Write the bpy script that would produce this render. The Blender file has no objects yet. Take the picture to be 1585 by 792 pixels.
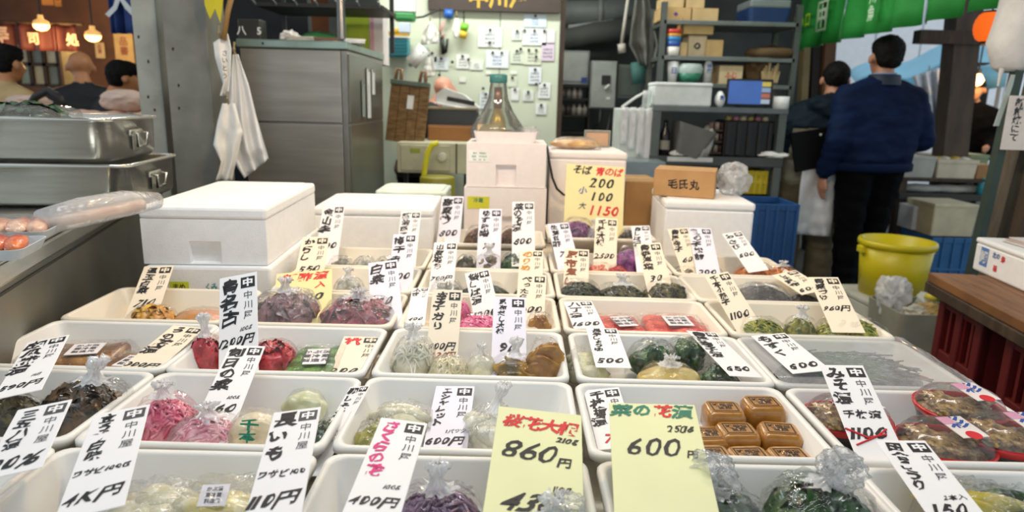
import bpy, bmesh, math, random
from mathutils import Vector, Matrix, noise
from mathutils.bvhtree import BVHTree
random.seed(7)
R = math.radians
SC = bpy.context.scene
COL = SC.collection

# ------------------------------------------------------------------ camera
FPX = 1050.0                       # focal length in pixels of the 1585 x 792 frame
CAM = Vector((0, 0, 1.34))
PITCH, ROLL = R(12.93), 0.025
_f = Vector((0, math.cos(PITCH), -math.sin(PITCH)))
_r0 = Vector((1, 0, 0)); _u0 = _r0.cross(_f)
_r = _r0 * math.cos(ROLL) + _u0 * math.sin(ROLL)
_u = -_r0 * math.sin(ROLL) + _u0 * math.cos(ROLL)
cd = bpy.data.cameras.new('camera'); cam = bpy.data.objects.new('camera', cd); COL.objects.link(cam)
cd.sensor_width = 36; cd.lens = FPX / 1585 * 36; cd.clip_start = .02; cd.clip_end = 200
cam.matrix_world = Matrix(((_r.x, _u.x, -_f.x, CAM.x), (_r.y, _u.y, -_f.y, CAM.y), (_r.z, _u.z, -_f.z, CAM.z), (0, 0, 0, 1)))
cd.dof.use_dof = True; cd.dof.focus_distance = 1.25; cd.dof.aperture_fstop = 4.0
SC.camera = cam

# ------------------------------------------------------------------ sky, lamps, exposure
SC.view_settings.view_transform = 'Standard'
try: SC.view_settings.look = 'None'
except Exception: pass
SC.view_settings.gamma = 1.0; SC.view_settings.use_curve_mapping = False
SC.view_settings.exposure = 0.14
SC.cycles.transparent_max_bounces = 24
SC.cycles.max_bounces = 8
W = bpy.data.worlds.new('overcast_sky'); SC.world = W; W.use_nodes = True
bg = W.node_tree.nodes['Background']; bg.inputs[0].default_value = (.80, .91, 1.0, 1); bg.inputs[1].default_value = .78

def area(name, loc, sx, sy, power, color=(1, 1, 1), rot=(0, 0, 0)):
    l = bpy.data.lights.new(name, 'AREA'); l.shape = 'RECTANGLE'; l.size = sx; l.size_y = sy; l.energy = power; l.color = color
    o = bpy.data.objects.new(name, l); COL.objects.link(o); o.location = loc; o.rotation_euler = rot; return o
def point(name, loc, power, color, rad=.04):
    l = bpy.data.lights.new(name, 'POINT'); l.energy = power; l.color = color; l.shadow_soft_size = rad
    o = bpy.data.objects.new(name, l); COL.objects.link(o); o.location = loc; return o
area('fluorescent_over_stall', (-.1, 1.25, 2.75), 2.6, .2, 27, (.93, .97, 1))
area('fluorescent_mid_shop', (-.2, 3.3, 2.8), 2.4, .25, 15, (1, .97, .92))
area('fluorescent_back_shop', (-.4, 4.9, 2.75), 1.8, .2, 40, (.97, 1, .92))
area('fluorescent_shelf', (1.5, 4.3, 2.75), 1.4, .2, 9, (.95, 1, .97))
point('stall_bulb_a', (-.55, 2.05, 2.05), 20, (1, .68, .36))
point('stall_bulb_b', (.55, 2.05, 2.05), 20, (1, .66, .33))

# ------------------------------------------------------------------ pixel <-> place
def ray(px, py): return _f + _r * ((px - 792.5) / FPX) - _u * ((py - 396) / FPX)
def P(px, py, Y):
    d = ray(px, py); return CAM + d * (Y / d.y)
def PZ(px, py, z):
    d = ray(px, py); return CAM + d * ((z - CAM.z) / d.z)
def XAT(px, Y, z):
    k = (px - 792.5) / FPX; v0 = Vector((0, Y, z - CAM.z))
    return (k * v0.dot(_f) - v0.dot(_r)) / (_r.x - k * _f.x)
def PROJ(p):
    v = Vector(p) - CAM; w = v.dot(_f); return (792.5 + FPX * v.dot(_r) / w, 396 - FPX * v.dot(_u) / w)

# ------------------------------------------------------------------ materials
def lin(h):
    h = h.lstrip('#'); out = []
    for i in (0, 2, 4):
        c = int(h[i:i + 2], 16) / 255; out.append(c / 12.92 if c <= .04045 else ((c + .055) / 1.055) ** 2.4)
    return (*out, 1)
MATS = {}
def M(hexc, rough=.5, metal=0, var=.10, scale=9, bump=0, bscale=None, spec=.5, hex2=None, stretch=None, coat=0, emit=0, mix=(.35, .65), sss=0):
    key = (hexc, rough, metal, var, scale, bump, bscale, spec, hex2, stretch, coat, emit, mix, sss)
    if key in MATS: return MATS[key]
    m = bpy.data.materials.new('mat_' + hexc.strip('#')); m.use_nodes = True; MATS[key] = m
    nt = m.node_tree; b = nt.nodes['Principled BSDF']; L = nt.links.new
    c = lin(hexc); c2 = lin(hex2) if hex2 else None
    tc = nt.nodes.new('ShaderNodeTexCoord'); co = tc.outputs['Object']
    if stretch:
        mp = nt.nodes.new('ShaderNodeMapping'); mp.inputs['Scale'].default_value = stretch; L(co, mp.inputs[0]); co = mp.outputs[0]
    nz = nt.nodes.new('ShaderNodeTexNoise'); nz.inputs['Scale'].default_value = scale; nz.inputs['Detail'].default_value = 4; L(co, nz.inputs['Vector'])
    rp = nt.nodes.new('ShaderNodeValToRGB'); L(nz.outputs['Fac'], rp.inputs[0])
    lo = tuple(x * (1 - var) for x in c[:3]) + (1,); hi = tuple(min(1, x * (1 + var)) for x in c[:3]) + (1,)
    if c2: lo, hi = c, c2
    rp.color_ramp.elements[0].position, rp.color_ramp.elements[1].position = mix
    rp.color_ramp.elements[0].color = lo; rp.color_ramp.elements[1].color = hi
    L(rp.outputs[0], b.inputs['Base Color'])
    b.inputs['Roughness'].default_value = rough; b.inputs['Metallic'].default_value = metal
    b.inputs['Specular IOR Level'].default_value = spec
    if coat: b.inputs['Coat Weight'].default_value = coat; b.inputs['Coat Roughness'].default_value = .12
    if sss: b.inputs['Subsurface Weight'].default_value = sss; b.inputs['Subsurface Radius'].default_value = (.02, .02, .02)
    if emit: L(rp.outputs[0], b.inputs['Emission Color']); b.inputs['Emission Strength'].default_value = emit
    if bump:
        n2 = nt.nodes.new('ShaderNodeTexNoise'); n2.inputs['Scale'].default_value = bscale or scale * 3; n2.inputs['Detail'].default_value = 3; L(co, n2.inputs['Vector'])
        bp = nt.nodes.new('ShaderNodeBump'); bp.inputs['Strength'].default_value = bump; bp.inputs['Distance'].default_value = .01
        L(n2.outputs['Fac'], bp.inputs['Height']); L(bp.outputs[0], b.inputs['Normal'])
    return m
def FILM(tint='#FFFFFF', haze=.10, gloss=.35, bscale=60, bump=.6, rough=.08):
    key = ('film', tint, haze, gloss, bscale, bump, rough)
    if key in MATS: return MATS[key]
    m = bpy.data.materials.new('mat_clear_film'); m.use_nodes = True; MATS[key] = m
    nt = m.node_tree; nt.nodes.remove(nt.nodes['Principled BSDF']); out = nt.nodes['Material Output']; L = nt.links.new; N = nt.nodes.new
    tc = N('ShaderNodeTexCoord'); nz = N('ShaderNodeTexNoise'); nz.inputs['Scale'].default_value = bscale; nz.inputs['Detail'].default_value = 2; L(tc.outputs['Object'], nz.inputs['Vector'])
    bp = N('ShaderNodeBump'); bp.inputs['Strength'].default_value = bump; bp.inputs['Distance'].default_value = .01; L(nz.outputs['Fac'], bp.inputs['Height'])
    tr = N('ShaderNodeBsdfTransparent'); tr.inputs[0].default_value = lin(tint)
    df = N('ShaderNodeBsdfDiffuse'); df.inputs[0].default_value = (.96, .96, .96, 1)
    gl = N('ShaderNodeBsdfGlossy'); gl.inputs['Roughness'].default_value = rough; L(bp.outputs[0], gl.inputs['Normal'])
    lw = N('ShaderNodeLayerWeight'); lw.inputs[0].default_value = .35; L(bp.outputs[0], lw.inputs['Normal'])
    ml = N('ShaderNodeMath'); ml.operation = 'MULTIPLY_ADD'; ml.inputs[1].default_value = gloss; ml.inputs[2].default_value = .025; L(lw.outputs['Fresnel'], ml.inputs[0])
    m1 = N('ShaderNodeMixShader'); m1.inputs[0].default_value = haze; L(tr.outputs[0], m1.inputs[1]); L(df.outputs[0], m1.inputs[2])
    m2 = N('ShaderNodeMixShader'); L(ml.outputs[0], m2.inputs[0]); L(m1.outputs[0], m2.inputs[1]); L(gl.outputs[0], m2.inputs[2])
    L(m2.outputs[0], out.inputs[0]); return m

# ------------------------------------------------------------------ objects
def tag(o, label=None, cat=None, group=None, kind=None):
    if label: o['label'] = label
    if cat: o['category'] = cat
    if group: o['group'] = group
    if kind: o['kind'] = kind
    return o
def thing(name, label, cat, loc=(0, 0, 0), rz=0, group=None, kind=None):
    o = bpy.data.objects.new(name, None); COL.objects.link(o); o.empty_display_size = .05
    o.location = loc; o.rotation_euler = (0, 0, rz); return tag(o, label, cat, group, kind)
def obj(name, bm, mat, parent=None, smooth=False, loc=None, rot=None, label=None, kind=None):
    if isinstance(bm, bmesh.types.BMesh):
        me = bpy.data.meshes.new(name); bmesh.ops.recalc_face_normals(bm, faces=bm.faces[:]); bm.to_mesh(me); bm.free()
        if smooth:
            for p in me.polygons: p.use_smooth = True
    else: me = bm
    o = bpy.data.objects.new(name, me); COL.objects.link(o)
    if mat is not None and not me.materials:
        for mm in (mat if isinstance(mat, (list, tuple)) else [mat]): me.materials.append(mm)
    if parent is not None: o.parent = parent
    if loc is not None: o.location = loc
    if rot is not None: o.rotation_euler = rot
    if label: o['label'] = label
    if kind: o['kind'] = kind
    return o
def copy_tree(o, parent=None):
    c = o.copy(); COL.objects.link(c); c.parent = parent
    for ch in list(o.children): copy_tree(ch, c)
    return c
NB = bmesh.new
def bx(bm, c, s, bev=0, rz=0, seg=2):
    """box of size s centred at c, edges rounded by bev"""
    r = bmesh.ops.create_cube(bm, size=1); vs = r['verts']
    for v in vs: v.co = Vector((v.co.x * s[0], v.co.y * s[1], v.co.z * s[2]))
    if bev > 0:
        es = list({e for v in vs for e in v.link_edges})
        rr_ = bmesh.ops.bevel(bm, geom=es, offset=min(bev, min(s) * .45), segments=seg, affect='EDGES', profile=.5)
        vs = list({v for f in rr_['faces'] for v in f.verts} | {v for v in vs if v.is_valid})
    m = Matrix.Translation(Vector(c)) @ Matrix.Rotation(rz, 4, 'Z')
    for v in vs: v.co = m @ v.co
    return bm
def b0(c, s, bev=0, rz=0, seg=2): return bx(NB(), c, s, bev, rz, seg)
def span(x0, x1, y0, y1, z0, z1, bev=0): return b0(((x0 + x1) / 2, (y0 + y1) / 2, (z0 + z1) / 2), (abs(x1 - x0), abs(y1 - y0), abs(z1 - z0)), bev)
def tube(bm, pts, rad, n=8, caps=True):
    pts = [Vector(p) for p in pts]; rads = rad if isinstance(rad, (list, tuple)) else [rad] * len(pts); rings = []
    for i, p in enumerate(pts):
        a = pts[max(i - 1, 0)]; b = pts[min(i + 1, len(pts) - 1)]; t = (b - a).normalized()
        q = t.cross(Vector((0, 0, 1)))
        if q.length < 1e-3: q = t.cross(Vector((1, 0, 0)))
        q.normalize(); w = t.cross(q)
        rings.append([bm.verts.new(p + (q * math.cos(2 * math.pi * k / n) + w * math.sin(2 * math.pi * k / n)) * rads[i]) for k in range(n)])
    for a, b in zip(rings, rings[1:]):
        for k in range(n): bm.faces.new((a[k], a[(k + 1) % n], b[(k + 1) % n], b[k]))
    if caps: bm.faces.new(rings[0][::-1]); bm.faces.new(rings[-1])
    return bm
def lathe(bm, prof, n=24, c=(0, 0, 0), sx=1, sy=1):
    c = Vector(c); rings = []
    for r, z in prof:
        if r < 1e-5: rings.append([bm.verts.new(c + Vector((0, 0, z)))])
        else: rings.append([bm.verts.new(c + Vector((r * sx * math.cos(2 * math.pi * k / n), r * sy * math.sin(2 * math.pi * k / n), z))) for k in range(n)])
    for a, b in zip(rings, rings[1:]):
        for k in range(n):
            k2 = (k + 1) % n
            if len(a) == 1 and len(b) == 1: continue
            if len(a) == 1: bm.faces.new((a[0], b[k], b[k2]))
            elif len(b) == 1: bm.faces.new((a[k], b[0], a[k2]))
            else: bm.faces.new((a[k], a[k2], b[k2], b[k]))
    return bm
def rrect(w, d, r, n=4):
    out = []
    for cx, cy, a0 in ((w / 2 - r, d / 2 - r, 0), (-w / 2 + r, d / 2 - r, 90), (-w / 2 + r, -d / 2 + r, 180), (w / 2 - r, -d / 2 + r, 270)):
        for k in range(n + 1):
            a = R(a0 + 90 * k / n); out.append((cx + r * math.cos(a), cy + r * math.sin(a)))
    return out
def loft(bm, loops, close_first=True, close_last=True):
    rings = [[bm.verts.new(p) for p in l] for l in loops]; n = len(rings[0])
    for a, b in zip(rings, rings[1:]):
        for k in range(n): bm.faces.new((a[k], a[(k + 1) % n], b[(k + 1) % n], b[k]))
    if close_first: bm.faces.new(rings[0][::-1])
    if close_last: bm.faces.new(rings[-1])
    return bm
def tub(bm, prof, r=.03, n=4):
    """rounded-rectangle vessel; prof = (width, depth, z) loops from the outer bottom over the rim to the inner floor"""
    return loft(bm, [[(x, y, z) for x, y in rrect(w, d, min(r, w * .49, d * .49), n)] for w, d, z in prof])
def extr(bm, pts, thick, axis='y', at=0):
    """flat outline in the XZ plane given real thickness along Y"""
    f = [bm.verts.new((x, at, z)) for x, z in pts]; b = [bm.verts.new((x, at + thick, z)) for x, z in pts]; n = len(pts)
    bm.faces.new(f); bm.faces.new(b[::-1])
    for k in range(n): bm.faces.new((f[k], b[k], b[(k + 1) % n], f[(k + 1) % n]))
    return bm
def blob(bm, c, s, amp=.15, freq=3, sub=2, seed=0, rz=0):
    r = bmesh.ops.create_icosphere(bm, subdivisions=sub, radius=1); m = Matrix.Translation(Vector(c)) @ Matrix.Rotation(rz, 4, 'Z')
    for v in r['verts']:
        k = 1 + amp * noise.noise(v.co * freq + Vector((seed * 7.3, seed, 0)))
        v.co = m @ Vector((v.co.x * s[0] * k, v.co.y * s[1] * k, v.co.z * s[2] * k))
    return bm
def sheet(bm, nx, ny, fn):
    g = [[bm.verts.new(fn(i / nx, j / ny)) for i in range(nx + 1)] for j in range(ny + 1)]
    for j in range(ny):
        for i in range(nx): bm.faces.new((g[j][i], g[j][i + 1], g[j + 1][i + 1], g[j + 1][i]))
    return bm
def solidify(bm, t):
    bmesh.ops.recalc_face_normals(bm, faces=bm.faces[:]); bmesh.ops.solidify(bm, geom=bm.faces[:], thickness=t); return bm

# ------------------------------------------------------------------ lettering (built-in vector font, flat print)
_GL = {}
def glyph(ch, bold=.02):
    k = (ch, bold)
    if k not in _GL:
        c = bpy.data.curves.new('glyph', 'FONT'); c.body = ch; c.offset = bold; c.resolution_u = 2
        o = bpy.data.objects.new('glyph', c); COL.objects.link(o)
        me = bpy.data.meshes.new_from_object(o.evaluated_get(bpy.context.evaluated_depsgraph_get()))
        vs = [(v.co.x, v.co.y) for v in me.vertices]; fs = [tuple(p.vertices) for p in me.polygons]
        bpy.data.objects.remove(o); bpy.data.curves.remove(c); bpy.data.meshes.remove(me)
        if vs:
            x0, x1 = min(v[0] for v in vs), max(v[0] for v in vs); y0, y1 = min(v[1] for v in vs), max(v[1] for v in vs)
        else: x0 = y0 = 0; x1 = y1 = 1
        _GL[k] = (vs, fs, (x0, x1, y0, y1))
    return _GL[k]
def put_glyph(bm, ch, cx, cy, size, to3d, bold=.02, shear=0, rot=0, sx=1, wob=0):
    """glyph centred on (cx, cy) of a flat face; to3d maps face coordinates to the place"""
    vs, fs, (x0, x1, y0, y1) = glyph(ch, bold)
    ca, sa = math.cos(rot), math.sin(rot); out = []
    for x, y in vs:
        u, v = (x - (x0 + x1) / 2) * size * sx, (y - (y0 + y1) / 2) * size
        if wob:
            u += wob * size * noise.noise(Vector((x * 2.3, y * 2.3, cx * 91 + ord(ch) * .37))); v += wob * size * noise.noise(Vector((x * 2.3 + 9, y * 2.3, cy * 77 + ord(ch) * .11)))
        u += shear * v; out.append(bm.verts.new(to3d(cx + u * ca - v * sa, cy + u * sa + v * ca)))
    for f in fs:
        try: bm.faces.new([out[i] for i in f])
        except ValueError: pass
def text_w(s, bold=.02, sx=1): return sum((glyph(c, bold)[2][1] - glyph(c, bold)[2][0] + .08) * sx for c in s)
def write_h(bm, s, x, y, size, to3d, bold=.02, shear=0, rot=0, step=None, sx=1, wob=0, grow=0):
    """string centred on x"""
    ws = [(step or (glyph(c, bold)[2][1] - glyph(c, bold)[2][0] + .08) * sx) * size * (1 + grow * i) for i, c in enumerate(s)]
    t = sum(ws); u = -t / 2
    for i, (c, w) in enumerate(zip(s, ws)):
        if c != ' ': put_glyph(bm, c, x + (u + w / 2) * math.cos(rot), y + (u + w / 2) * math.sin(rot), size * (1 + grow * i), to3d, bold, shear, rot, sx, wob)
        u += w
def write_v(bm, s, x, y, size, to3d, bold=.02, step=1.0, jit=0, wob=0, shear=0, drift=0):
    for i, c in enumerate(s):
        put_glyph(bm, c, x + random.uniform(-jit, jit) * size + drift * i * size, y - (i + .5) * size * step, size * random.uniform(1 - jit, 1 + jit), to3d, bold, shear, random.uniform(-jit, jit), 1, wob)
INK = M('#17161A', .6, var=.1); INKGREY = M('#4A4A50', .6); INKRED = M('#D2222A', .6); INKPINK = M('#DC2D7E', .6)
INKGREEN = M('#137A5E', .6); INKBLUE = M('#2A4E9B', .6); INKORANGE = M('#C98A2B', .6); INKBROWN = M('#8A4B2E', .6)
# ------------------------------------------------------------------ the setting
def struct(name, bm, mat, label=None, **k):
    return tag(obj(name, bm, mat, **k), label, None, None, 'structure')
CONC = M('#4F4F4B', .75, var=.25, scale=3, bump=.2)
struct('floor', span(-8, 8, -1, 16, -.1, 0), CONC, 'worn grey concrete market floor')
DARKW = M('#34383A', .7, var=.25, scale=2)
struct('ceiling', span(-2.2, 3.4, -1.6, 7.2, 3.0, 3.1), M('#7C7F7C', .8), 'grey ceiling over the stall')  # out of view; drawn forward past the camera to keep skylight off the stall
struct('wall_back', span(-1.75, 2.75, 6.6, 6.7, 0, 3), M('#454B4C', .8, var=.25, scale=2), 'dim grey back wall of the stall')
# steel posts beside the cabinet
STEEL_P = M('#A3A296', .45, .15, var=.22, scale=5, bump=.15, hex2=None)
STEEL_D = M('#7E7C72', .4, .3, var=.25, scale=4, bump=.1)
def post(name, px0, px1, py, Y, dep, z1, mat, label, flange=True):
    a, b = P(px0, py, Y), P(px1, py, Y); t = thing(name, label, None, ((a.x + b.x) / 2, Y, 0), 0, None, 'structure'); w = abs(b.x - a.x)
    if flange:
        obj('flange', span(-w / 2, w / 2, 0, .012, 0, z1, .003), mat, t); obj('flange', span(-w / 2, w / 2, dep - .012, dep, 0, z1, .003), mat, t)
        obj('web', span(-w / 2 + .004, -w / 2 + .02, .012, dep - .012, 0, z1), mat, t); obj('web', span(w / 2 - .02, w / 2 - .004, .012, dep - .012, 0, z1), mat, t)
    else: obj('shaft', span(-w / 2, w / 2, 0, dep, 0, z1, .012), mat, t)
    for k in range(4): obj('rust_chip', blob(NB(), (random.uniform(-w / 3, w / 3), -.0005, random.uniform(1.2, 1.95)), (.006, .002, .009), .5, 2, 1, k), M('#3A2A22', .8), t)
    return t
post('pillar', 209, 246, 80, 3.25, .14, 3.0, STEEL_P, 'pale grey painted steel channel post, nearer the warm lit eatery')
post('pillar', 259, 325, 120, 3.15, .2, 3.0, STEEL_D, 'wide dark grey steel post beside the hanging plastic bags')
struct('wall_side', span(-2.02, -1.36, 4.62, 4.7, 0, 3), M('#14161A', .8), 'black panel added to darken the gap behind the steel cabinet')  # added black panel standing in for the darkness between post and cabinet
# table that carries the trays
t = thing('display_table', 'long display table hidden beneath the rows of white trays', 'table', (-.08, 1.6, 0))
obj('table_top', span(-.98, 1.0, -1.12, 1.35, .715, .745, .006), M('#EADFC8', .6, var=.08, scale=4, stretch=(1, 8, 1)), t)
for sx in (-.93, .95):
    for sy in (-1.05, .1, 1.28): obj('leg', span(sx - .025, sx + .025, sy - .025, sy + .025, 0, .715, .004), STEEL_D, t)
# ------------------------------------------------------------------ trays of pickles
FR = [0.932 + .285 * (r - 1) for r in range(8)]                 # front rim of each row
CX = {'A': -.862, 'B': -.470, 'C': -.074, 'D': .322, 'E': .712}
TW, TD, TH, TZ = .387, .274, .074, .746
TRAYM = M('#E9E7E1', .32, var=.03, scale=6, spec=.4)
CREAM = M('#EBE3D2', .32, var=.03, scale=6, spec=.4)
def tray_mesh(w=TW, d=TD, h=TH):
    bm = NB()
    tub(bm, [(w - .052, d - .052, 0), (w - .014, d - .014, h - .014), (w, d, h - .013), (w, d, h - .004), (w - .006, d - .006, h), (w - .02, d - .02, h), (w - .026, d - .026, h - .004), (w - .062, d - .062, .012), (w - .074, d - .074, .007)], .023)
    me = bpy.data.meshes.new('tray'); bmesh.ops.recalc_face_normals(bm, faces=bm.faces[:]); bm.to_mesh(me); bm.free()
    for p in me.polygons: p.use_smooth = len(p.vertices) == 4
    return me
_tm = {0: tray_mesh(), 1: tray_mesh()}; _tm[0].materials.append(TRAYM); _tm[1].materials.append(CREAM)
TDESC = {
 'A0': 'near corner tray beside the steel counter with dark purple pickles', 'A1': 'tray of knotted bags of dark brown mountain vegetables', 'A2': 'tray of flat amber packs with paper stickers', 'A3': 'tray of orange and yellow pickle bags',
 'B0': 'tray with a clear bag of pale yam slices', 'B1': 'tray of pink ginger bags', 'B2': 'tray of red pickle bags and a green pack', 'B3': 'tray of plum red knotted bags', 'B4': 'tray with a small white knotted bag', 'B5': 'tray of grey pickles before the lidded foam box',
 'C0': 'tray with a purple knotted bag at the table edge', 'C1': 'tray with a tall clear bag of white shallots', 'C2': 'tray of pale radish bags and golden gourds', 'C3': 'tray of bright pink pickles', 'C4': 'tray of dark green chopped greens', 'C5': 'tray of dark brown and green lumps', 'C6': 'tray of brown bags before the stacked foam boxes',
 'D0': 'tray of knotted leafy green bags', 'D1': 'tray of amber miso blocks', 'D2': 'tray of dark green peppers and a round yellow radish', 'D3': 'tray of bright red packs', 'D4': 'tray of dark seaweed mounds', 'D5': 'tray of red and violet pickles', 'D6': 'tray of purple bags under the big yellow card',
 'E0': 'near tray of pale yellow and dark green cucumber bags', 'E1': 'tray of red-rimmed tubs', 'E2': 'tray of dark strands sealed under clear film', 'E3': 'tray of yellow-green bags', 'E4': 'tray of black shredded seaweed', 'E5': 'tray of orange pickles before the foam box'}
LIFT = {'D6': .05, 'C6': .02}
for k, d in TDESC.items():
    r = int(k[1]); o = obj('food_tray', _tm[1 if r > 2 else 0], None)
    o.location = (CX[k[0]] + random.uniform(-.004, .004), FR[r] + TD / 2 + random.uniform(-.003, .003), TZ + LIFT.get(k, 0)); o.rotation_euler.z = random.uniform(-.012, .012)
    tag(o, 'white plastic ' + d, 'tray', 'white trays on the display table')
    if LIFT.get(k):
        tag(obj('riser_board', b0((CX[k[0]], FR[r] + TD / 2, TZ + LIFT[k] / 2 - .001), (.31, .2, LIFT[k] - .002), .004), M('#CDBFA4', .6)), 'pale board raising the ' + d, 'board')

def crinkle(bm, c, s, amp, seed, sub=5):
    r = bmesh.ops.create_icosphere(bm, subdivisions=sub, radius=1)
    for v in r['verts']:
        q = v.co * 1.5 + Vector((seed * 3.1, seed, 0)); k = 1.1 - amp * (1.5 * abs(noise.noise(q)) + .55 * abs(noise.noise(q * 2.2))) + amp * .7 * noise.noise(q * .8 + Vector((9, 0, 0)))
        v.co = Vector((v.co.x * s[0] * k + c[0], v.co.y * s[1] * k + c[1], max(v.co.z * s[2] * k * 1.1 + c[2], .001)))
def dome_shell(a, b, h, n=36, rows=9, wr=.05, knot=0, seed=0, lean=(0, 0), k=9, top=False):
    """crinkled film: dome whose folds run up to a twisted neck with a flaring tuft"""
    bm = NB(); prof = []
    for i in range(rows + 1):
        t = i / rows; ang = t * math.pi / 2; prof.append((math.cos(ang) ** .62 if i < rows else 0, math.sin(ang) ** .9, wr * (.35 + t)))
    if knot:
        prof = [p for p in prof if p[0] > .30]; kn = prof[-1:] + [(.26, .98, .09), (.15, 1.04 + knot * .08, .06), (.11, 1.08 + knot * .16, .05), (.15, 1.10 + knot * .26, .08), (.20, 1.10 + knot * .38, .12), (.23, 1.10 + knot * .48, .15), (.19, 1.10 + knot * .55, .14), (.08, 1.10 + knot * .54, .1)]
        prof = kn if top else prof
    rings = []
    for j, (rr, zz, w) in enumerate(prof):
        ring = []
        for i in range(n):
            th = 2 * math.pi * i / n; c, s = math.cos(th), math.sin(th)
            q = rr + w * (math.sin(k * th + seed) * .6 + noise.noise(Vector((c * (6 if top else 3.1), s * (6 if top else 3.1), seed * 5.7 + zz * (4 if top else 1.5)))) * 1.4) * (1 if rr > .05 else 0)
            p = (abs(c) ** 4 + abs(s) ** 4) ** -.25 * .86 if rr > .4 else 1
            lz = max(zz - .5, 0); aa, bb = (a, b) if not top or rr > .28 else (a * .3 + min(a, .05) * .7, b * .3 + min(b, .05) * .7)
            ring.append(bm.verts.new((aa * q * p * c + lean[0] * lz, bb * q * p * s + lean[1] * lz, h * (zz + w * .8 * noise.noise(Vector((c * 4, s * 4, seed + j)))))))
            if rr < .05: break
        rings.append(ring)
    for A, B in zip(rings, rings[1:]):
        for i in range(n):
            i2 = (i + 1) % n
            if len(B) == 1: bm.faces.new((A[i], A[i2], B[0]))
            else: bm.faces.new((A[i], A[i2], B[i2], B[i]))
    if not top:
        for v in rings[0]: v.co.z = max(v.co.z, .001)
    return bm
def food(kind, a, b, h, seed=0):
    """what is in a bag, resting on z = 0"""
    bm = NB(); rnd = random.Random(seed + 5)
    def core(s=.9, amp=.25, freq=3, sub=3):
        n0 = len(bm.verts); blob(bm, (0, 0, h * .42), (a * s, b * s, h * .5 * s + .004), amp, freq, sub, seed)
        for v in list(bm.verts)[n0:]: v.co.z = max(v.co.z, .002)
    if kind == 'solid': core(.97, .16, 2.2, 4)
    elif kind == 'lump':
        core(.72, .2)
        for i in range(15):
            th = rnd.uniform(0, 6.28); q = math.sqrt(rnd.random()) * .68
            blob(bm, (a * q * math.cos(th), b * q * math.sin(th), h * (.72 * (1 - q * q * 1.1))), (a * rnd.uniform(.24, .42), b * rnd.uniform(.22, .36), h * rnd.uniform(.22, .34)), .35, 1.6, 2, i + seed, rnd.uniform(0, 3))
    elif kind == 'long':
        core(.6, .2)
        for i in range(8):
            blob(bm, (a * rnd.uniform(-.3, .3), b * rnd.uniform(-.55, .55), h * rnd.uniform(.3, .7)), (a * .72, b * .24, h * .26), .3, 1.4, 2, i + seed, rnd.uniform(-.5, .5))
    elif kind == 'shred':
        core(.82, .2)
        for i in range(95):
            th = rnd.uniform(0, 6.28); q = math.sqrt(rnd.random()) * .85; ph = rnd.uniform(0, 3.14); L = rnd.uniform(.3, .7) * a; pts = []
            for s in range(5):
                u = (s / 4 - .5) * L; x = a * q * math.cos(th) + u * math.cos(ph + u * 20); y = b * q * math.sin(th) + u * math.sin(ph) * .8
                e = min(1, (x / a) ** 2 + (y / b) ** 2); pts.append((x, y, max(.003, h * .92 * math.sqrt(1 - e * .95) + rnd.uniform(-.004, .004))))
            tube(bm, pts, .0028, 4, False)
    elif kind == 'leaf':
        core(.78, .3)
        for i in range(34):
            th = rnd.uniform(0, 6.28); q = math.sqrt(rnd.random()) * .7; ph = rnd.uniform(0, 6.28); L = rnd.uniform(.5, .95) * a; wd = L * rnd.uniform(.16, .3)
            x0, y0 = a * q * math.cos(th), b * q * math.sin(th); cu = rnd.uniform(-1, 1)
            def fn(u, v):
                s = (u - .5) * L; w = (v - .5) * 2 * wd * math.sin(math.pi * (.08 + .84 * u)); x = x0 + s * math.cos(ph) - w * math.sin(ph); y = y0 + s * math.sin(ph) + w * math.cos(ph)
                e = min(1, (x / a) ** 2 + (y / b) ** 2); return (x, y, max(.004, h * (.94 * math.sqrt(1 - e * .97)) + abs(w) * .5 + .006 * math.sin(u * 9 + cu * 5)))
            sheet(bm, 6, 2, fn)
    return bm
FILM1 = FILM(haze=.012, gloss=.34, bscale=55, bump=1, rough=.05); FILM2 = FILM(haze=.085, gloss=.45, bscale=55, bump=1, rough=.05); FILM3 = FILM(haze=.005, gloss=.3, rough=.05); FROST = FILM(haze=.46, gloss=.45, bscale=80, bump=1, rough=.06)
def place(k, px, fr, z=None):
    Y = FR[int(k[1])] + .03 + fr * (TD - .06); z = TZ + LIFT.get(k, 0) + .0085
    return Vector((XAT(px, Y, z + .03), Y, z))
BAGN = 0
def bag(k, px, fr, w, h, kind, mat, label, d=None, knot=0, film=FILM1, rz=0, wr=.06, lean=(0, 0), name='pickle_bag', cat='bag', lift=0, sticker=None, puff=None):
    global BAGN; BAGN += 1
    w *= 1.12 if int(k[1]) < 3 else 1.24; h *= 1.22; d = (d or w * .8); p = place(k, px, fr); p.z += lift; o = thing(name, label, cat, p, rz, 'bagged pickles on the trays')
    obj('contents', food(kind, w / 2 * .93, d / 2 * .93, h * .93, BAGN), mat, o, True)
    obj('film', dome_shell(w / 2, d / 2, h, wr=wr, knot=knot, seed=BAGN * 1.7, lean=lean), film, o, True)
    if knot: obj('knot', dome_shell(w / 2, d / 2, h, wr=wr, knot=knot, seed=BAGN * 1.7, lean=lean, top=True), FROST, o, True)
    if puff:
        q = NB(); crinkle(q, (puff[3], puff[4], puff[2] * .5), (puff[0] / 2, puff[1] / 2, puff[2] / 2), .5, BAGN, 5); obj('crumpled_top', q, FILM(haze=.2, gloss=.75, bscale=90, bump=1, rough=.06), o, True, loc=(0, 0, h * .9))
    if sticker: put_sticker(o, (0, -d * .12, h * .96), sticker[0], sticker[1], h)
    return o
STK = M('#E8E2E4', .5)
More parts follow.
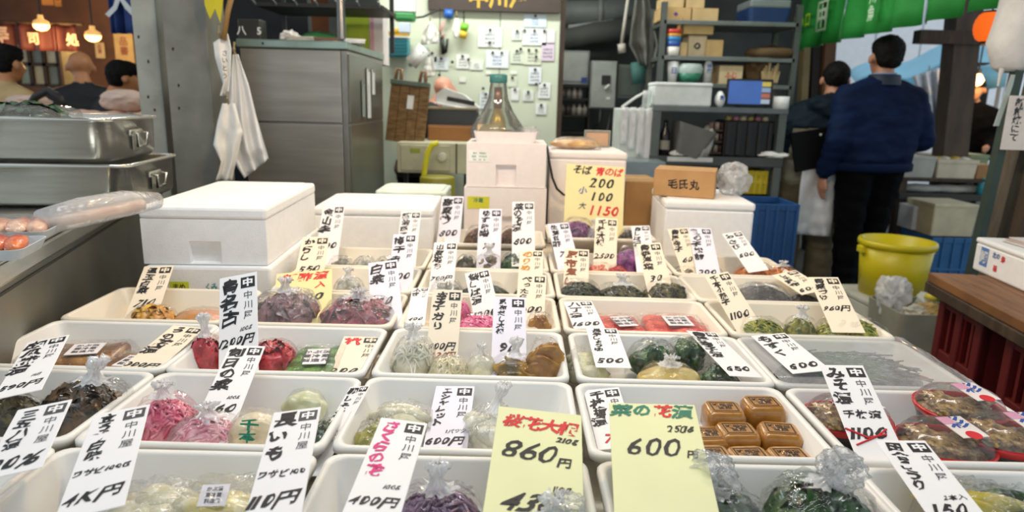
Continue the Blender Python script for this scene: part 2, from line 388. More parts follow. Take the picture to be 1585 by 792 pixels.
def put_sticker(o, c, w, l, h, tilt=.5, mat=None):
    s = obj('sticker', b0((0, 0, 0), (w, l, .0016)), mat or STK, o, loc=c, rot=(tilt, 0, .1)); bm = NB()
    for i in range(3): write_h(bm, ['かぶ漬', '要冷蔵', '製造元'][i], 0, l * (.28 - .28 * i), l * .22, lambda u, v: (u, v, .0014), wob=.05)
    obj('print', bm, INKGREY, s)
C2 = lambda a, b, sc=60, rough=.28, bump=.3: M(a, rough, hex2=b, scale=sc, bump=bump, mix=(.4, .62), coat=.35)
PURP = C2('#4E2A44', '#8C6A86'); DBROWN = C2('#1E150C', '#6A4E2A', 45); AMBER = C2('#6B4018', '#A97A3C', 25); ORNG = C2('#C98A1E', '#E8C04A', 30); PEACH = C2('#D79A86', '#E7BFA6', 40)
PALE = C2('#D8D3B2', '#ECE8D2', 30); PINK = C2('#D9486F', '#F29BAE', 40); RED = C2('#A8101E', '#D63440', 40); GREEN = C2('#1E4A12', '#4F7A2A', 25); DGREEN = C2('#0E2A0C', '#2E5A22', 30)
PLUM = C2('#6E1428', '#B0485E', 30); WINE = C2('#4E2230', '#8E5A62', 35); PGREY = C2('#8A8C80', '#D0D0C4', 40); GOLD = C2('#8A5A10', '#D09A2E', 18); PINKB = C2('#E0508C', '#F48AB0', 50)
SEAW = C2('#0C1208', '#3C4A22', 70); YGRN = C2('#5A6A14', '#A8A63A', 60); BLACKS = C2('#0E0A0A', '#3A302E', 70); ORNG2 = C2('#B85A10', '#E8963A', 40); BROWN = C2('#3A2412', '#7A5230', 45)
VIOLET = C2('#5A1E5A', '#A05A96', 40); REDP = C2('#B81A1E', '#E4523E', 25); YRAD = C2('#C9AE62', '#E0CE94', 12); LGREEN = C2('#8A9A52', '#C8CE96', 30)
# row 0
bag('A0', 20, .2, .13, .06, 'lump', PURP, 'dark purple pickle bag in the near corner tray by the steel counter')
bag('B0', 240, .55, .15, .065, 'lump', PALE, 'clear bag of lilac tinted yam slices between two tall price cards', knot=.0, film=FILM2, wr=.12, d=.16)
bag('B0', 345, .58, .15, .068, 'long', C2('#D2C27A', '#E9E3C4', 20), 'clear bag of pale yellow sticks with a coloured sticker in the yam tray', wr=.1, d=.16, film=FILM1, sticker=(.035, .03))
bag('C0', 677, .55, .135, .075, 'shred', C2('#5A3A5A', '#B090AE', 40), 'knotted bag of purple shredded pickle beside the pink lettered card', knot=.5, wr=.09)
bag('C0', 570, .02, .10, .07, 'solid', PALE, 'crinkled clear bag at the foot of the pink lettered card', film=FILM2, wr=.12)
bag('C0', 850, .25, .13, .08, 'lump', C2('#D8A070', '#F2D9C2', 40), 'bag of pinkish pickles with frosted knot before the yellow 860 yen card', knot=.3, film=FILM2, wr=.1, puff=(.045, .04, .035, .02, 0))
bag('D0', 1085, .6, .19, .075, 'leaf', DGREEN, 'large crinkled bag of leafy greens before the yellow 600 yen card', knot=.3, wr=.12, film=FILM2, puff=(.07, .055, .055, .01, .01))
bag('D0', 1262, .66, .16, .078, 'leaf', DGREEN, 'bag of leafy greens with a flared clear top, next to the tray edge', knot=.3, wr=.11, film=FILM1, lean=(.03, .01), puff=(.07, .055, .055, .03, .01))
bag('E0', 1500, .78, .14, .07, 'long', C2('#C8B54A', '#E6DC9A', 20), 'bag of pale yellow gourds behind the cucumber price card', wr=.08)
bag('E0', 1568, .72, .14, .068, 'long', DGREEN, 'bag of dark green cucumbers in the near tray corner', wr=.08)
bag('E0', 1400, .5, .10, .05, 'long', C2('#6A7A20', '#C8B54A', 20), 'small bag of mixed cucumbers half under the leaning cucumber card', wr=.08)
# row 1
bag('A1', 130, .55, .155, .08, 'leaf', DBROWN, 'knotted bag of dark brown vegetables with an amber twisted neck', knot=.5, wr=.08, lean=(.03, .02), film=FILM3)
bag('A1', 12, .4, .13, .07, 'leaf', C2('#2A2410', '#7A6A2A', 40), 'olive brown vegetable bag half cut by the picture edge', wr=.08)
bag('B1', 258, .40, .12, .075, 'shred', PINK, 'pink pickled ginger bag nearer the dark vegetable tray', wr=.08, knot=.25)
bag('B1', 325, .22, .125, .062, 'shred', C2('#E0708C', '#F8C4CC', 40), 'pale pink ginger bag with frosted top below the brush lettered card', wr=.1, knot=.3, film=FILM2)
o = bag('B1', 398, .25, .10, .07, 'solid', C2('#DCC9A0', '#EBDFC4', 14), 'cream wrapped radish bundle with green brush writing', wr=.03)
bm = NB(); write_v(bm, '千本', 0, .035, .028, lambda u, v: (u, -.045 + (v + .03) * .35, .045 + (v + .03) * .55), bold=.035, wob=.1); obj('green_writing', bm, INKGREEN, o)
bag('B1', 472, .88, .08, .05, 'solid', C2('#C9CDA0', '#E3E3C6', 14), 'pale green wrapped bundle behind the long yam card', wr=.03)
bag('B1', 508, .28, .075, .05, 'leaf', DGREEN, 'dark green leaf bag tucked under the slanting narrow card', wr=.06, d=.13)
bag('C1', 583, .22, .08, .06, 'lump', C2('#6A6A14', '#B0A83A', 30), 'yellow-green pickle bag in the shallot tray corner', wr=.08, d=.12)
bag('C1', 625, .6, .12, .055, 'long', PALE, 'flat bag of pale shallots behind the pink lettered card', wr=.08, film=FILM2)
o = bag('C1', 752, .45, .085, .06, 'long', C2('#C8C4A8', '#E8E6D8', 30), 'tall clear bag of white shallots with a long gathered neck', knot=.75, wr=.1, lean=(.03, .03), d=.15, film=FILM2)
bag('C1', 862, .4, .10, .045, 'lump', PALE, 'low bag of pale bulbs behind the yellow 860 yen card', wr=.08)
# row 2
def flat_pack(k, px, fr, w, d, h, mat, label, rz=0, stick=True, name='pickle_pack'):
    p = place(k, px, fr); o = thing(name, label, 'pack', p, rz, 'flat packs on the trays')
    bm = NB(); bx(bm, (0, 0, h / 2), (w, d, h), h * .42, 0, 3); bmesh.ops.subdivide_edges(bm, edges=bm.edges[:], cuts=2, use_grid_fill=True)
    for v in bm.verts: v.co += Vector((0, 0, 1)) * .006 * noise.noise(v.co * 40 + p * 9) * (1 if v.co.z > h * .3 else 0)
    obj('contents', bm, mat, o, True)
    bm = NB()
    def fn(u, v):
        x, y = (u - .5) * w * 1.16, (v - .5) * d * 1.14; e = max(abs(u - .5), abs(v - .5)) * 2
        return (x, y, (h + .005 + .003 * noise.noise(Vector((x * 60, y * 60, p.x * 9)))) * (1 - max(0, (e - .8) / .2) ** 2 * .75) + .001)
    obj('film', sheet(bm, 20, 14, fn), FILM1, o, True)
    if stick: put_sticker(o, (w * .05, -d * .05, h + .008), w * .42, d * .5, h, 0)
    return o
flat_pack('A2', 130, .6, .15, .13, .035, AMBER, 'flat amber brown pack with a slanting white sticker', .15)
flat_pack('A2', 205, .38, .12, .12, .03, AMBER, 'flat amber brown pack under the slanting 300 yen card', -.2)
flat_pack('A2', 62, .45, .08, .12, .035, C2('#7A4A1E', '#B98A4A', 25), 'small amber pack at the counter side of its tray', .3, False)
bag('B2', 320, .45, .085, .075, 'leaf', RED, 'red pickle bag with a pinkish neck, nearer the amber packs', knot=.7, wr=.07)
bag('B2', 423, .5, .115, .065, 'leaf', RED, 'glossy dark red pickle bag in the middle of its tray', wr=.05)
flat_pack('B2', 488, .45, .11, .17, .045, C2('#2E5A12', '#6A9A3E', 30), 'green leaf pack with a pale sticker', .05)
bag('C2', 640, .45, .10, .08, 'shred', C2('#D4D2B4', '#F2F0E2', 40), 'frosty bag of shredded white radish next to the brown lettered card', knot=.3, wr=.1, film=FILM2)
bag('C2', 695, .3, .09, .058, 'shred', C2('#D8CE96', '#EFE8C8', 40), 'pale yellow shredded radish bag at the foot of the 900 yen card', wr=.09, film=FILM2)
bag('C2', 745, .35, .07, .06, 'solid', PALE, 'small crumpled clear bag beside the white 90 yen card', knot=.35, wr=.14, film=FILM2)
bag('C2', 792, .30, .11, .06, 'long', C2('#5A4A0E', '#C8962E', 22), 'bag of brown and gold gourds with a clear twisted top', knot=.6, wr=.06, lean=(.01, .02))
bag('C2', 842, .35, .085, .092, 'long', GOLD, 'plump golden gourd bag standing at the tray side', wr=.04, film=FILM3)
bag('D2', 905, .5, .09, .06, 'long', C2('#BEBE8E', '#E6E2C2', 30), 'bag of pale greens half under a slanting card', wr=.09, d=.18, film=FILM2)
bag('D2', 1010, .62, .12, .075, 'lump', DGREEN, 'bag of glossy dark green peppers beneath clear film', wr=.07, knot=.0)
bag('D2', 1062, .8, .11, .07, 'lump', C2('#16300E', '#3A5A1E', 30), 'dark green pepper bag against the back rim, before the red packs', wr=.05)
bag('D2', 1035, .18, .135, .062, 'solid', YRAD, 'round yellow radish wrapped in film with a frosted white knot', knot=.2, wr=.04, film=FILM1)
bag('D2', 1112, .3, .10, .055, 'lump', DGREEN, 'dark green cucumber bag beside the long slanting white card', wr=.06)
# row 3
bag('A3', 235, .35, .115, .055, 'leaf', ORNG, 'yellow-orange pickle bag under the white card by the steel counter', wr=.08)
bag('A3', 312, .3, .13, .055, 'solid', C2('#C88A2A', '#D9A08A', 18), 'peach and orange pickle bag beside the 1200 yen card', wr=.04, film=FILM1)
bag('B3', 445, .35, .165, .095, 'leaf', WINE, 'large dusky plum bag with a frosted knot before the yellow card', knot=.3, wr=.09, film=FILM2)
bag('B3', 557, .35, .19, .085, 'leaf', PLUM, 'large crimson plum bag with a frosty top', knot=.12, wr=.08, film=FILM2)
bag('C3', 742, .35, .115, .055, 'shred', PINKB, 'bright pink shredded pickle beneath a leaning card', wr=.05, film=FILM1)
bag('C3', 714, .6, .05, .075, 'shred', PINKB, 'narrow bright pink bag beside the flat white card', wr=.05)
bag('C3', 835, .3, .075, .065, 'lump', GOLD, 'small golden brown pickle bag in the pink pickle tray', wr=.07)
flat_pack('D3', 960, .45, .115, .15, .045, REDP, 'bright red pack with white sticker, next to the slanting card', .1)
flat_pack('D3', 1042, .45, .15, .15, .05, REDP, 'larger bright red pack with a white sticker', -.05)
flat_pack('D3', 1082, .3, .05, .12, .04, REDP, 'narrow bright red pack against the tray side', -.2, False)
bag('E3', 1178, .35, .125, .062, 'shred', YGRN, 'flattish yellow-green bag nearest the leaning 1100 card', wr=.05)
bag('E3', 1238, .35, .085, .068, 'lump', C2('#4A5210', '#98943A', 60), 'small olive bag with a white knot between two yellow-green bags', knot=.35, wr=.05)
bag('E3', 1318, .35, .17, .066, 'shred', C2('#6A7A14', '#C2BE4A', 60), 'wide yellow-green bag with pale streaks below the white card', knot=.0, wr=.06)
# row 4
bag('B4', 540, .4, .085, .062, 'lump', PGREY, 'small whitish bag with a frosty knot behind the crimson plums', knot=.4, wr=.09, film=FILM2)
bag('B4', 602, .35, .08, .06, 'lump', C2('#8A5A2A', '#C08A4A', 40), 'light brown pickle bag between two white cards', wr=.06)
bag('C4', 690, .4, .10, .06, 'lump', C2('#4A5048', '#B0B0A6', 40), 'grey frosted bag behind the 900 yen card', wr=.09, film=FILM2)
bag('C4', 750, .4, .14, .055, 'shred', SEAW, 'dark green chopped bag in the middle of its tray', wr=.05)
bag('C4', 820, .4, .10, .05, 'shred', SEAW, 'dark green chopped bag below the orange lettered card', wr=.05)
bag('D4', 898, .35, .125, .072, 'shred', SEAW, 'dark green seaweed mound below the red lettered card', wr=.04)
bag('D4', 962, .35, .145, .065, 'shred', C2('#141A0A', '#5A5A30', 70), 'speckled seaweed bag with a frosted white knot', knot=.35, wr=.07, film=FILM1)
bag('D4', 1032, .35, .145, .076, 'shred', C2('#1A1A0A', '#6A6430', 70), 'olive brown seaweed mound below the slanting black lettered card', wr=.04)
bag('E4', 1178, .4, .16, .07, 'shred', BLACKS, 'black shredded seaweed bag with a hazy film', wr=.08, film=FILM2)
bag('E4', 1243, .35, .10, .052, 'shred', BLACKS, 'low black seaweed bag under the slanting card', wr=.04)
# row 5, 6
bag('B5', 528, .3, .09, .062, 'lump', C2('#4A4A42', '#9A988C', 50), 'grey mottled pickle bag under the first foam-box card', wr=.06)
bag('B5', 565, .35, .075, .060, 'lump', PGREY, 'frosty pale grey bag before the lidded foam box', wr=.08, film=FILM2)
bag('B5', 598, .3, .085, .062, 'lump', C2('#3A382E', '#8A8672', 50), 'dark grey pickle bag nearer the narrow card', wr=.06)
bag('C5', 722, .35, .075, .072, 'lump', C2('#1E1E12', '#4A4630', 40), 'dark lump bag beside the lavender card', wr=.05)
bag('C5', 757, .30, .10, .078, 'lump', C2('#3A2E24', '#8A7862', 40), 'brown knotted bag below the middle card', knot=.35, wr=.06)
bag('C5', 800, .35, .12, .082, 'leaf', DGREEN, 'dark green rounded bag before the 800 yen card', wr=.04)
bag('C6', 742, .45, .11, .09, 'shred', BROWN, 'brown shredded bag with yellow label behind the middle cards', wr=.05)
bag('C6', 790, .45, .09, .09, 'shred', BROWN, 'brown shredded bag behind the 800 yen card', wr=.05)
bag('D5', 875, .3, .08, .05, 'lump', C2('#6A4A2A', '#A07A4A', 40), 'tan pickle bag below the first tilted card of its tray', wr=.05)
bag('D5', 928, .32, .10, .06, 'lump', C2('#B8402A', '#E08A5A', 40), 'orange-red pickle bag below the cream card', wr=.06)
bag('D5', 955, .25, .075, .058, 'shred', REDP, 'bright red pickle bag in the violet pickle tray', wr=.06)
bag('D5', 972, .55, .09, .098, 'solid', VIOLET, 'round violet pickle bag with glossy film', wr=.05, film=FILM3)
bag('D5', 1000, .3, .075, .06, 'lump', C2('#3A2430', '#7A5A66', 40), 'dull purple bag beside the violet one', wr=.06)
bag('D6', 893, .4, .13, .098, 'shred', VIOLET, 'purple shredded bag in front of the big yellow card', wr=.06)
bag('D6', 918, .2, .06, .075, 'lump', C2('#5A4A5A', '#B0A6B0', 50), 'small frosted purple bag with a pointed top', knot=.35, wr=.07, film=FILM2)
bag('D6', 975, .4, .09, .07, 'lump', C2('#1E1414', '#4A3A36', 40), 'dark bag at the far side of the raised tray', wr=.05)
bag('E5', 1062, .35, .10, .055, 'lump', C2('#5A4A3A', '#A09078', 40), 'grey brown bag below the cream card, by the orange pickles', wr=.06)
bag('E5', 1105, .4, .07, .05, 'lump', PGREY, 'pale grey bag next to the lavender card', wr=.06)
bag('E5', 1168, .4, .13, .068, 'shred', ORNG2, 'orange pickle bag below the little tilted card', wr=.05)
bag('E5', 1210, .4, .10, .062, 'shred', ORNG2, 'orange pickle bag at the outer end of its tray', wr=.05, knot=.12)
# amber miso blocks
def miso():
    t = thing('miso_block', 'x', 'block'); w, d, h = .068, .06, .042
    bm = NB(); tub(bm, [(w * .94, d * .94, 0), (w, d, .004), (w, d, h * .78), (w * .86, d * .86, h), (w * .8, d * .8, h)], .012); obj('block', bm, M('#A06A28', .22, hex2='#BC8A40', scale=20, coat=.6, bump=.1), t, True)
    lab = obj('label_print', b0((0, 0, h + .0006), (w * .74, d * .66, .001)), M('#A87538', .35), t); bm = NB()
    for s in (-1, 1):
        bx(bm, (0, s * d * .27, .0012), (w * .66, .0025, .0006)); bx(bm, (s * w * .32, 0, .0012), (.0025, d * .54, .0006))
    for i, s in enumerate(('味噌漬', '豆腐')): write_h(bm, s, 0, d * (.11 - .2 * i), d * .2, lambda u, v: (u, v, .0014), bold=.04, wob=.08)
    obj('ink', bm, M('#3A2410', .5), lab, loc=(0, 0, h)); obj('film', dome_shell(w * .56, d * .57, h * 1.06, 24, 6, .05, 0, 3), FILM3, t, True); return t
ms = miso(); first = True
for i, (px, fr, lz, lab) in enumerate([(1118, .74, .02, 'amber miso block on the back row beside the green lettered card'), (1178, .80, .026, 'amber miso block highest at the back, tilted in its film'), (1140, .47, .008, 'amber miso block in the middle of the heap'), (1205, .47, .01, 'amber miso block in the middle row nearest the tray side'),
                             (1098, .45, 0, 'amber miso block half hidden behind the yellow 600 yen card'), (1100, .14, 0, 'front amber miso block touching the yellow 600 yen card'), (1160, .14, 0, 'front amber miso block in the middle of the front row'), (1222, .15, 0, 'front amber miso block at the outer end of the front row')]):
    o = ms if i == 0 else copy_tree(ms); o.location = place('D1', px, fr) + Vector((0, 0, lz)); o.rotation_euler = (0, .0, random.uniform(-.12, .12)); tag(o, lab, 'block', 'amber miso blocks')
# red-rimmed tubs
def red_tub():
    t = thing('food_tub', 'x', 'tub'); w, d, h = .150, .112, .044; RP = M('#C2161C', .25, coat=.4, var=.08)
    def ov(s, z, e=0): return [((w / 2 * s + e) * c_ * (1 - .10 * abs(s_)), (d / 2 * s + e) * s_, z) for c_, s_ in ((math.copysign(abs(math.cos(a)) ** .7, math.cos(a)), math.copysign(abs(math.sin(a)) ** .7, math.sin(a))) for a in (2 * math.pi * k / 40 for k in range(40)))]
    obj('base', loft(NB(), [ov(.78, 0), ov(.94, h * .9)], True, False), M('#2A1E18', .2, coat=.3), t, True)
    obj('rim', loft(NB(), [ov(.93, h * .86), ov(1.0, h), ov(1.03, h + .004), ov(1.03, h + .008), ov(.97, h + .009), ov(.93, h + .002), ov(.93, h * .86)], False, False), RP, t, True)
    bm = NB(); blob(bm, (0, 0, h * .8), (w * .43, d * .42, .022), .25, 5, 3, 2)
    for i in range(9): blob(bm, (random.uniform(-.28, .28) * w, random.uniform(-.25, .25) * d, h + .012), (.024, .018, .007), .7, 2.5, 3, i, random.uniform(0, 3))
    obj('pickles', bm, C2('#6A4A1E', '#C2A064', 90), t, True)
    obj('lid', loft(NB(), [ov(.98, h + .008), ov(.9, h + .022), ov(.78, h + .032), ov(.4, h + .036)], False, True), FILM(haze=.05, gloss=.5, bscale=30), t, True)
    s = obj('label_sticker', b0((0, 0, 0), (w * .30, d * .56, .0012)), M('#E3D9D4', .4), t, loc=(.02, 0, h + .0375), rot=(0, 0, .25))
    bm = NB(); write_h(bm, '彩', 0, .012, .035, lambda u, v: (u, v, .001), bold=.03, wob=.1); obj('ink', bm, INKBLUE, s)
    obj('red_seal', lathe(NB(), [(0, .0008), (.012, .0008), (.012, .0014), (0, .0014)], 14), INKRED, s, loc=(0, -.026, 0)); obj('pink_print', b0((-.012, .02, .0008), (.022, .022, .0006)), M('#D79AB4', .5), s)
    return t
rt = red_tub()
for i, (px, fr, lz, rz, lab) in enumerate([(1308, .74, .0, .1, 'red-rimmed tub half hidden behind the 1100 yen card'), (1457, .30, .004, -.12, 'red-rimmed tub standing foremost at the middle of its tray'), (1478, .80, .02, -.1, 'red-rimmed tub raised at the back of its tray'), (1560, .36, .01, -.2, 'red-rimmed tub cut off by the picture edge')]):
    o = rt if i == 0 else copy_tree(rt); o.location = place('E1', px, fr) + Vector((0, 0, lz)); o.rotation_euler = (R(4), 0, rz); tag(o, lab, 'tub', 'red-rimmed pickle tubs')
# film-covered tray E2: strands and sheet
y0 = FR[2]; ctr = Vector((CX['E'] + .01, y0 + TD / 2, TZ))
bm = NB(); blob(bm, (0, 0, .02), (.155, .10, .04), .05, 2, 3, 4)
for i in range(120):
    x, y, L = random.uniform(-.11, .11), random.uniform(-.075, .075), random.uniform(.04, .09); z = random.uniform(.054, .06); tube(bm, [(x - L / 2, y, z), (x - L / 4, y + random.uniform(-.01, .01), z + .002), (x, y + random.uniform(-.012, .012), z + .003), (x + L / 2, y + random.uniform(-.02, .02), z)], .0018, 4, False)
o = thing('seaweed_strands', 'dark grey strands lying under the clear film cover', 'seaweed', ctr + Vector((0, 0, .008))); obj('strands', bm, C2('#3A4246', '#7E868A', 60), o, True)
def cov(u, v):
    x, y = (u - .5) * .40, (v - .5) * .285; z = TH + .008 + .003 * noise.noise(Vector((x * 12, y * 12, 3)))
    if u > .93: z -= (u - .93) * .25; 
    if v < .06: z -= (.06 - v) * .12
    return (x + (.012 if u > .93 else 0), y, z + (.003 * noise.noise(Vector((x * 60, y * 60, 1))) if u > .9 else 0))
obj('film_cover', sheet(NB(), 40, 24, cov), FILM(haze=.22, gloss=.75, bscale=9, bump=.2, rough=.14), None, True).location = ctr
tag(bpy.data.objects['film_cover'], 'clear film sheet stretched over the tray of grey strands', 'film')
# ------------------------------------------------------------------ hand-lettered price cards
WHITEC = M('#EEECEC', .55, var=.02); CREAMC = M('#EFE2CB', .55, var=.02); LAVC = M('#E6E4F0', .55, var=.02); YELC = M('#E4E4B0', .55, var=.03); YEL2 = M('#EBDDA0', .55, var=.03)
def card(k, tl, tr, bl, name, price, label, bg=WHITEC, ink=INK, pink=INK, qty='', Yt=None, Yb=None, kind='std', extra=None, sub='', grey=False):
    r = int(k[1]); Yt = Yt or FR[r] + .262; Yb = Yb or FR[r] + .11
    A, B = P(*tl, Yt), P(*tr, Yt); w = (B - A).length; T = (A + B) / 2
    br = (bl[0] + (tr[0] - tl[0]) * Yt / Yb, bl[1] + (tr[1] - tl[1])); Bo = (P(*bl, Yb) + P(*br, Yb)) / 2
    up = (T - Bo); L = up.length; up.normalize()
    W = (B - A).normalized(); W = (W - up * W.dot(up)).normalized(); Nn = W.cross(up)
    zmin = TZ + .010 + LIFT.get(k, 0); ext = 0
    if Bo.z > zmin and up.z > .2: ext = min((Bo.z - zmin) / up.z, .07)
    o = obj('price_card', b0((0, (L - ext) / 2 + 0, -.0008), (w, L + ext, .0016), .0006, 0, 1), bg)
    o.matrix_world = Matrix(((W.x, up.x, Nn.x, Bo.x), (W.y, up.y, Nn.y, Bo.y), (W.z, up.z, Nn.z, Bo.z), (0, 0, 0, 1)))
    tag(o, label, 'price card', 'price cards on the trays'); t3 = lambda u, v: (u, v, .0007); t4 = lambda u, v: (u, v, .0011)
    if kind == 'std':
        s = w * .34; cx, cy = w * .26, L - w * .27
        st = obj('stamp', b0((cx, cy, .0004), (s * 1.1, s * .95, .0004), .0001), M('#4A4848', .6) if grey else INK, o)
        bm = NB(); put_glyph(bm, '中', cx, cy, s * .74, t4, bold=.045, sx=1.15); obj('stamp_mark', bm, bg, st)
        bm = NB(); write_v(bm, '中川屋', cx, cy - s * .68, w * .25, t3, bold=-.002 if grey else .004, step=1.18); obj('shop_lettering', bm, INKGREY, o)
        n = len(name); top = L - w * .10; room = L * (.48 if sub else .60 if price else .85); g = min(w * .46, room / (n * 1.02))
        if n:
            bm = NB(); write_v(bm, name, -w * .20, top, g, t3, bold=.036, step=min(1.12, room / n / g), jit=.09, wob=.19, shear=.1, drift=-.05); obj('lettering', bm, ink, o)
        if sub:
            bm = NB(); write_h(bm, sub, -w * .02, L * .37, min(w * .25, w * .88 / text_w(sub)), t3, bold=.03, shear=.2, wob=.18); obj('sub_lettering', bm, INK, o)
        if qty:
            bm = NB(); write_h(bm, qty, w * .2, L * .29, w * .17, t3, bold=.012, shear=.3, wob=.14, rot=.1); obj('quantity_lettering', bm, INK, o)
        if price:
            bm = NB(); q = min(w * .46, w * .86 / text_w(price)); write_h(bm, price, -w * .03, L * .15, q, t3, bold=.03, shear=.4, wob=.16, rot=.06); obj('price_lettering', bm, pink, o)
    for e in extra or []:
        s, u, v, z, col, kw = e; bm = NB(); write_h(bm, s, u * w, v * L, z * w, t3, **{**dict(bold=.026, shear=.2, wob=.09), **kw}); obj('lettering', bm, col, o)
    return o, w, L
D = {}
card('A0', (33, 627), (107, 624), (-28, 735), '三五八漬', '30%', 'white card with a grey stamp standing in the near corner tray by the counter', Yt=.90, Yb=.76, grey=True)
card('A1', (47, 525), (103, 522), (-8, 612), '胡瓜糀漬', '590円', 'white card with an orange-tinted shine at the amber pack corner of the counter', Yt=1.20, Yb=1.0, qty='1切')
card('B0', (150, 634), (228, 632), (88, 795), '立うど白味', '4K円', 'long white card reading wasabi with large figure four, nearest the purple corner tray', sub='ワサビ100G', Yt=.905, Yb=.70, grey=True)
card('B0', (425, 635), (496, 632), (375, 805), '長いも', '110円', 'long white card for yam with wasabi lettering beside the yam bag', sub='ワサビ100', Yt=.905, Yb=.70, grey=True)
card('C0', (590, 646), (662, 654), (525, 800), 'さくらの花', '400円', 'long white card with pink name lettering and a 400 yen price', ink=INKPINK, qty='100g', Yt=.905, Yb=.70)
card('C0', (772, 630), (900, 640), (744, 795), '', '', 'pale yellow card with red heading and the prices 860 and 430', bg=YELC, kind='free', Yt=.93, Yb=.73, extra=[('桜花大根', .02, .84, .24, INKRED, dict(step=.92, rot=-.06, bold=.035)), ('860', -.08, .56, .40, INK, dict(shear=.35, step=.5, rot=-.05, bold=.01)), ('円', .30, .48, .16, INK, {}), ('210g', .33, .70, .13, INK, dict(rot=-.1)), ('430', -.04, .10, .36, INK, dict(shear=.5, step=.5, rot=-.04)), ('110g', .28, .24, .12, INK, {}), ('円', .3, .04, .15, INK, {})])
card('D0', (943, 627), (1074, 622), (948, 800), '', '', 'pale yellow card with green and red heading and the price 600', bg=YELC, kind='free', Yt=.94, Yb=.73, extra=[('菜の', -.24, .92, .23, INKGREEN, dict(step=1.0, bold=.035)), ('花', .11, .92, .23, INKRED, dict(bold=.035)), ('漬', .34, .915, .25, INKGREEN, dict(bold=.035)), ('250g', .28, .74, .14, INK, dict(wob=.2)), ('600', -.04, .56, .38, INK, dict(shear=.3, step=.52, bold=.006)), ('円', .36, .50, .13, INK, {})])
card('E0', (1357, 683), (1430, 679), (1448, 815), '田舎こうり', '150', 'long white card slanting over the near cucumber tray', qty='2本入', Yt=.93, Yb=.75)
o, w, L = card('E1', (1270, 567), (1334, 562), (1320, 695), 'みそ漬', '1100', 'white card with a red slash under its 1100 price among the red-rimmed tubs', sub='千枚漬', Yt=1.15, Yb=.97)
bm = NB(); tube(bm, [(-w * .5, L * .20, .001), (-w * .1, L * .1, .001), (w * .3, L * .14, .001)], .0018, 6); tube(bm, [(-w * .4, L * .02, .001), (w * .1, L * .12, .001), (w * .35, L * .2, .001)], .0016, 6); obj('red_slash', bm, INKRED, o)
card('D1', (903, 603), (958, 599), (925, 695), '千枚塩漬', '70', 'white card half hidden behind the yellow 600 yen card', Yt=1.19, Yb=1.02, pink=INKRED)
card('C1', (675, 597), (735, 597), (652, 700), 'エシャレット', '600円', 'white card reading 600 yen standing in the shallot tray', qty='1パック', Yt=1.19, Yb=1.0, bg=LAVC)
card('B1', (541, 600), (574, 594), (488, 690), '朝しそ漬', '', 'narrow slanting white card over the dark green leaf bag', Yt=1.13, Yb=.985)
card('B1', (357, 532), (410, 537), (302, 650), '刻日の菜', '760', 'white brush lettered card standing over the pink ginger bags', qty='100g', Yt=1.21, Yb=1.02)
card('A2', (268, 503), (318, 507), (178, 575), 'うの花漬', '300円', 'cream card lying over the amber packs', Yt=1.47, Yb=1.25, bg=CREAMC)
card('B2', (340, 427), (397, 424), (338, 548), '青名古', '1200円', 'upright white card with the price 1200', qty='100g', Yt=1.43, Yb=1.31)
card('B2', (533, 519), (590, 522), (504, 583), '桃', '2000', 'cream card with a red name lying by the green pack', ink=INKRED, Yt=1.47, Yb=1.26, bg=CREAMC, sub='')
card('C2', (670, 447), (716, 449), (658, 552), '辛子ガリ', '900円', 'cream card with brown 120 line and the price 900', Yt=1.50, Yb=1.36, bg=CREAMC, extra=[('120円', 0, .03, .3, INKBROWN, dict(shear=.4, step=.6))])
card('C2', (764, 458), (814, 460), (760, 552), '昆布だし大根', '90', 'lavender card with the price 90 before the pink pickles', Yt=1.49, Yb=1.34, bg=LAVC, qty='1本')
card('D2', (907, 507), (955, 508), (922, 568), '長芋しょうゆ', '500', 'white card slanting over the pale greens bag', Yt=1.48, Yb=1.27, bg=WHITEC)
card('D2', (1062, 510), (1108, 515), (1128, 580), '青唐辛子漬', '650', 'long white card lying along the outer side of the pepper tray', Yt=1.49, Yb=1.25)
card('E2', (1162, 519), (1215, 515), (1226, 577), 'もずく', '600', 'white card lying on the clear film cover', Yt=1.45, Yb=1.24)
card('A3', (225, 409), (268, 413), (198, 478), '温玉白菜', '710', 'white card leaning on the foam box in the orange pickle tray', bg=CREAMC)
card('B3', (430, 418), (513, 421), (422, 478), '', '', 'yellow card with red heading behind the dusky plum bag', bg=YEL2, kind='free', extra=[('新酢漬', .02, .84, .26, INKRED, dict(bold=.04)), ('200', .1, .30, .3, INK, dict(step=.6)), ('入', .3, .6, .2, INKRED, {})])
card('B3', (570, 404), (615, 404), (573, 478), '白菜', '70', 'white card standing behind the crimson plum bag', bg=LAVC)
card('C3', (638, 445), (664, 445), (628, 503), 'ふき', '400', 'plain white card lying flat in the pink pickle tray corner', Yt=FR[3] + .25, Yb=FR[3] + .05)
card('C3', (719, 421), (757, 417), (735, 500), '桜しば漬', '1200', 'white card leaning over the bright pink pickles')
card('C3', (804, 425), (846, 425), (797, 490), 'べったら', '1000', 'cream card above the small golden pickle bag', bg=CREAMC)
card('D3', (872, 466), (916, 466), (888, 508), '八丁漬', '1600', 'white card slanting beside the bright red packs', Yt=FR[3] + .25, Yb=FR[3] + .06)
card('E3', (1089, 424), (1128, 422), (1133, 500), '千本小茄子', '1100', 'long cream card slanting at the inner side of the yellow-green tray', bg=CREAMC)
card('E3', (1252, 430), (1296, 427), (1277, 488), '青菜づけ', '960円', 'white card at the outer end of the yellow-green tray', bg=CREAMC)
card('B4', (469, 365), (510, 367), (456, 425), 'からし', '550', 'cream card leaning above the yellow card', bg=CREAMC)
card('B4', (609, 362), (645, 362), (600, 440), '梅干赤', '800', 'lavender card among three crowded cards by the foam box', bg=LAVC)
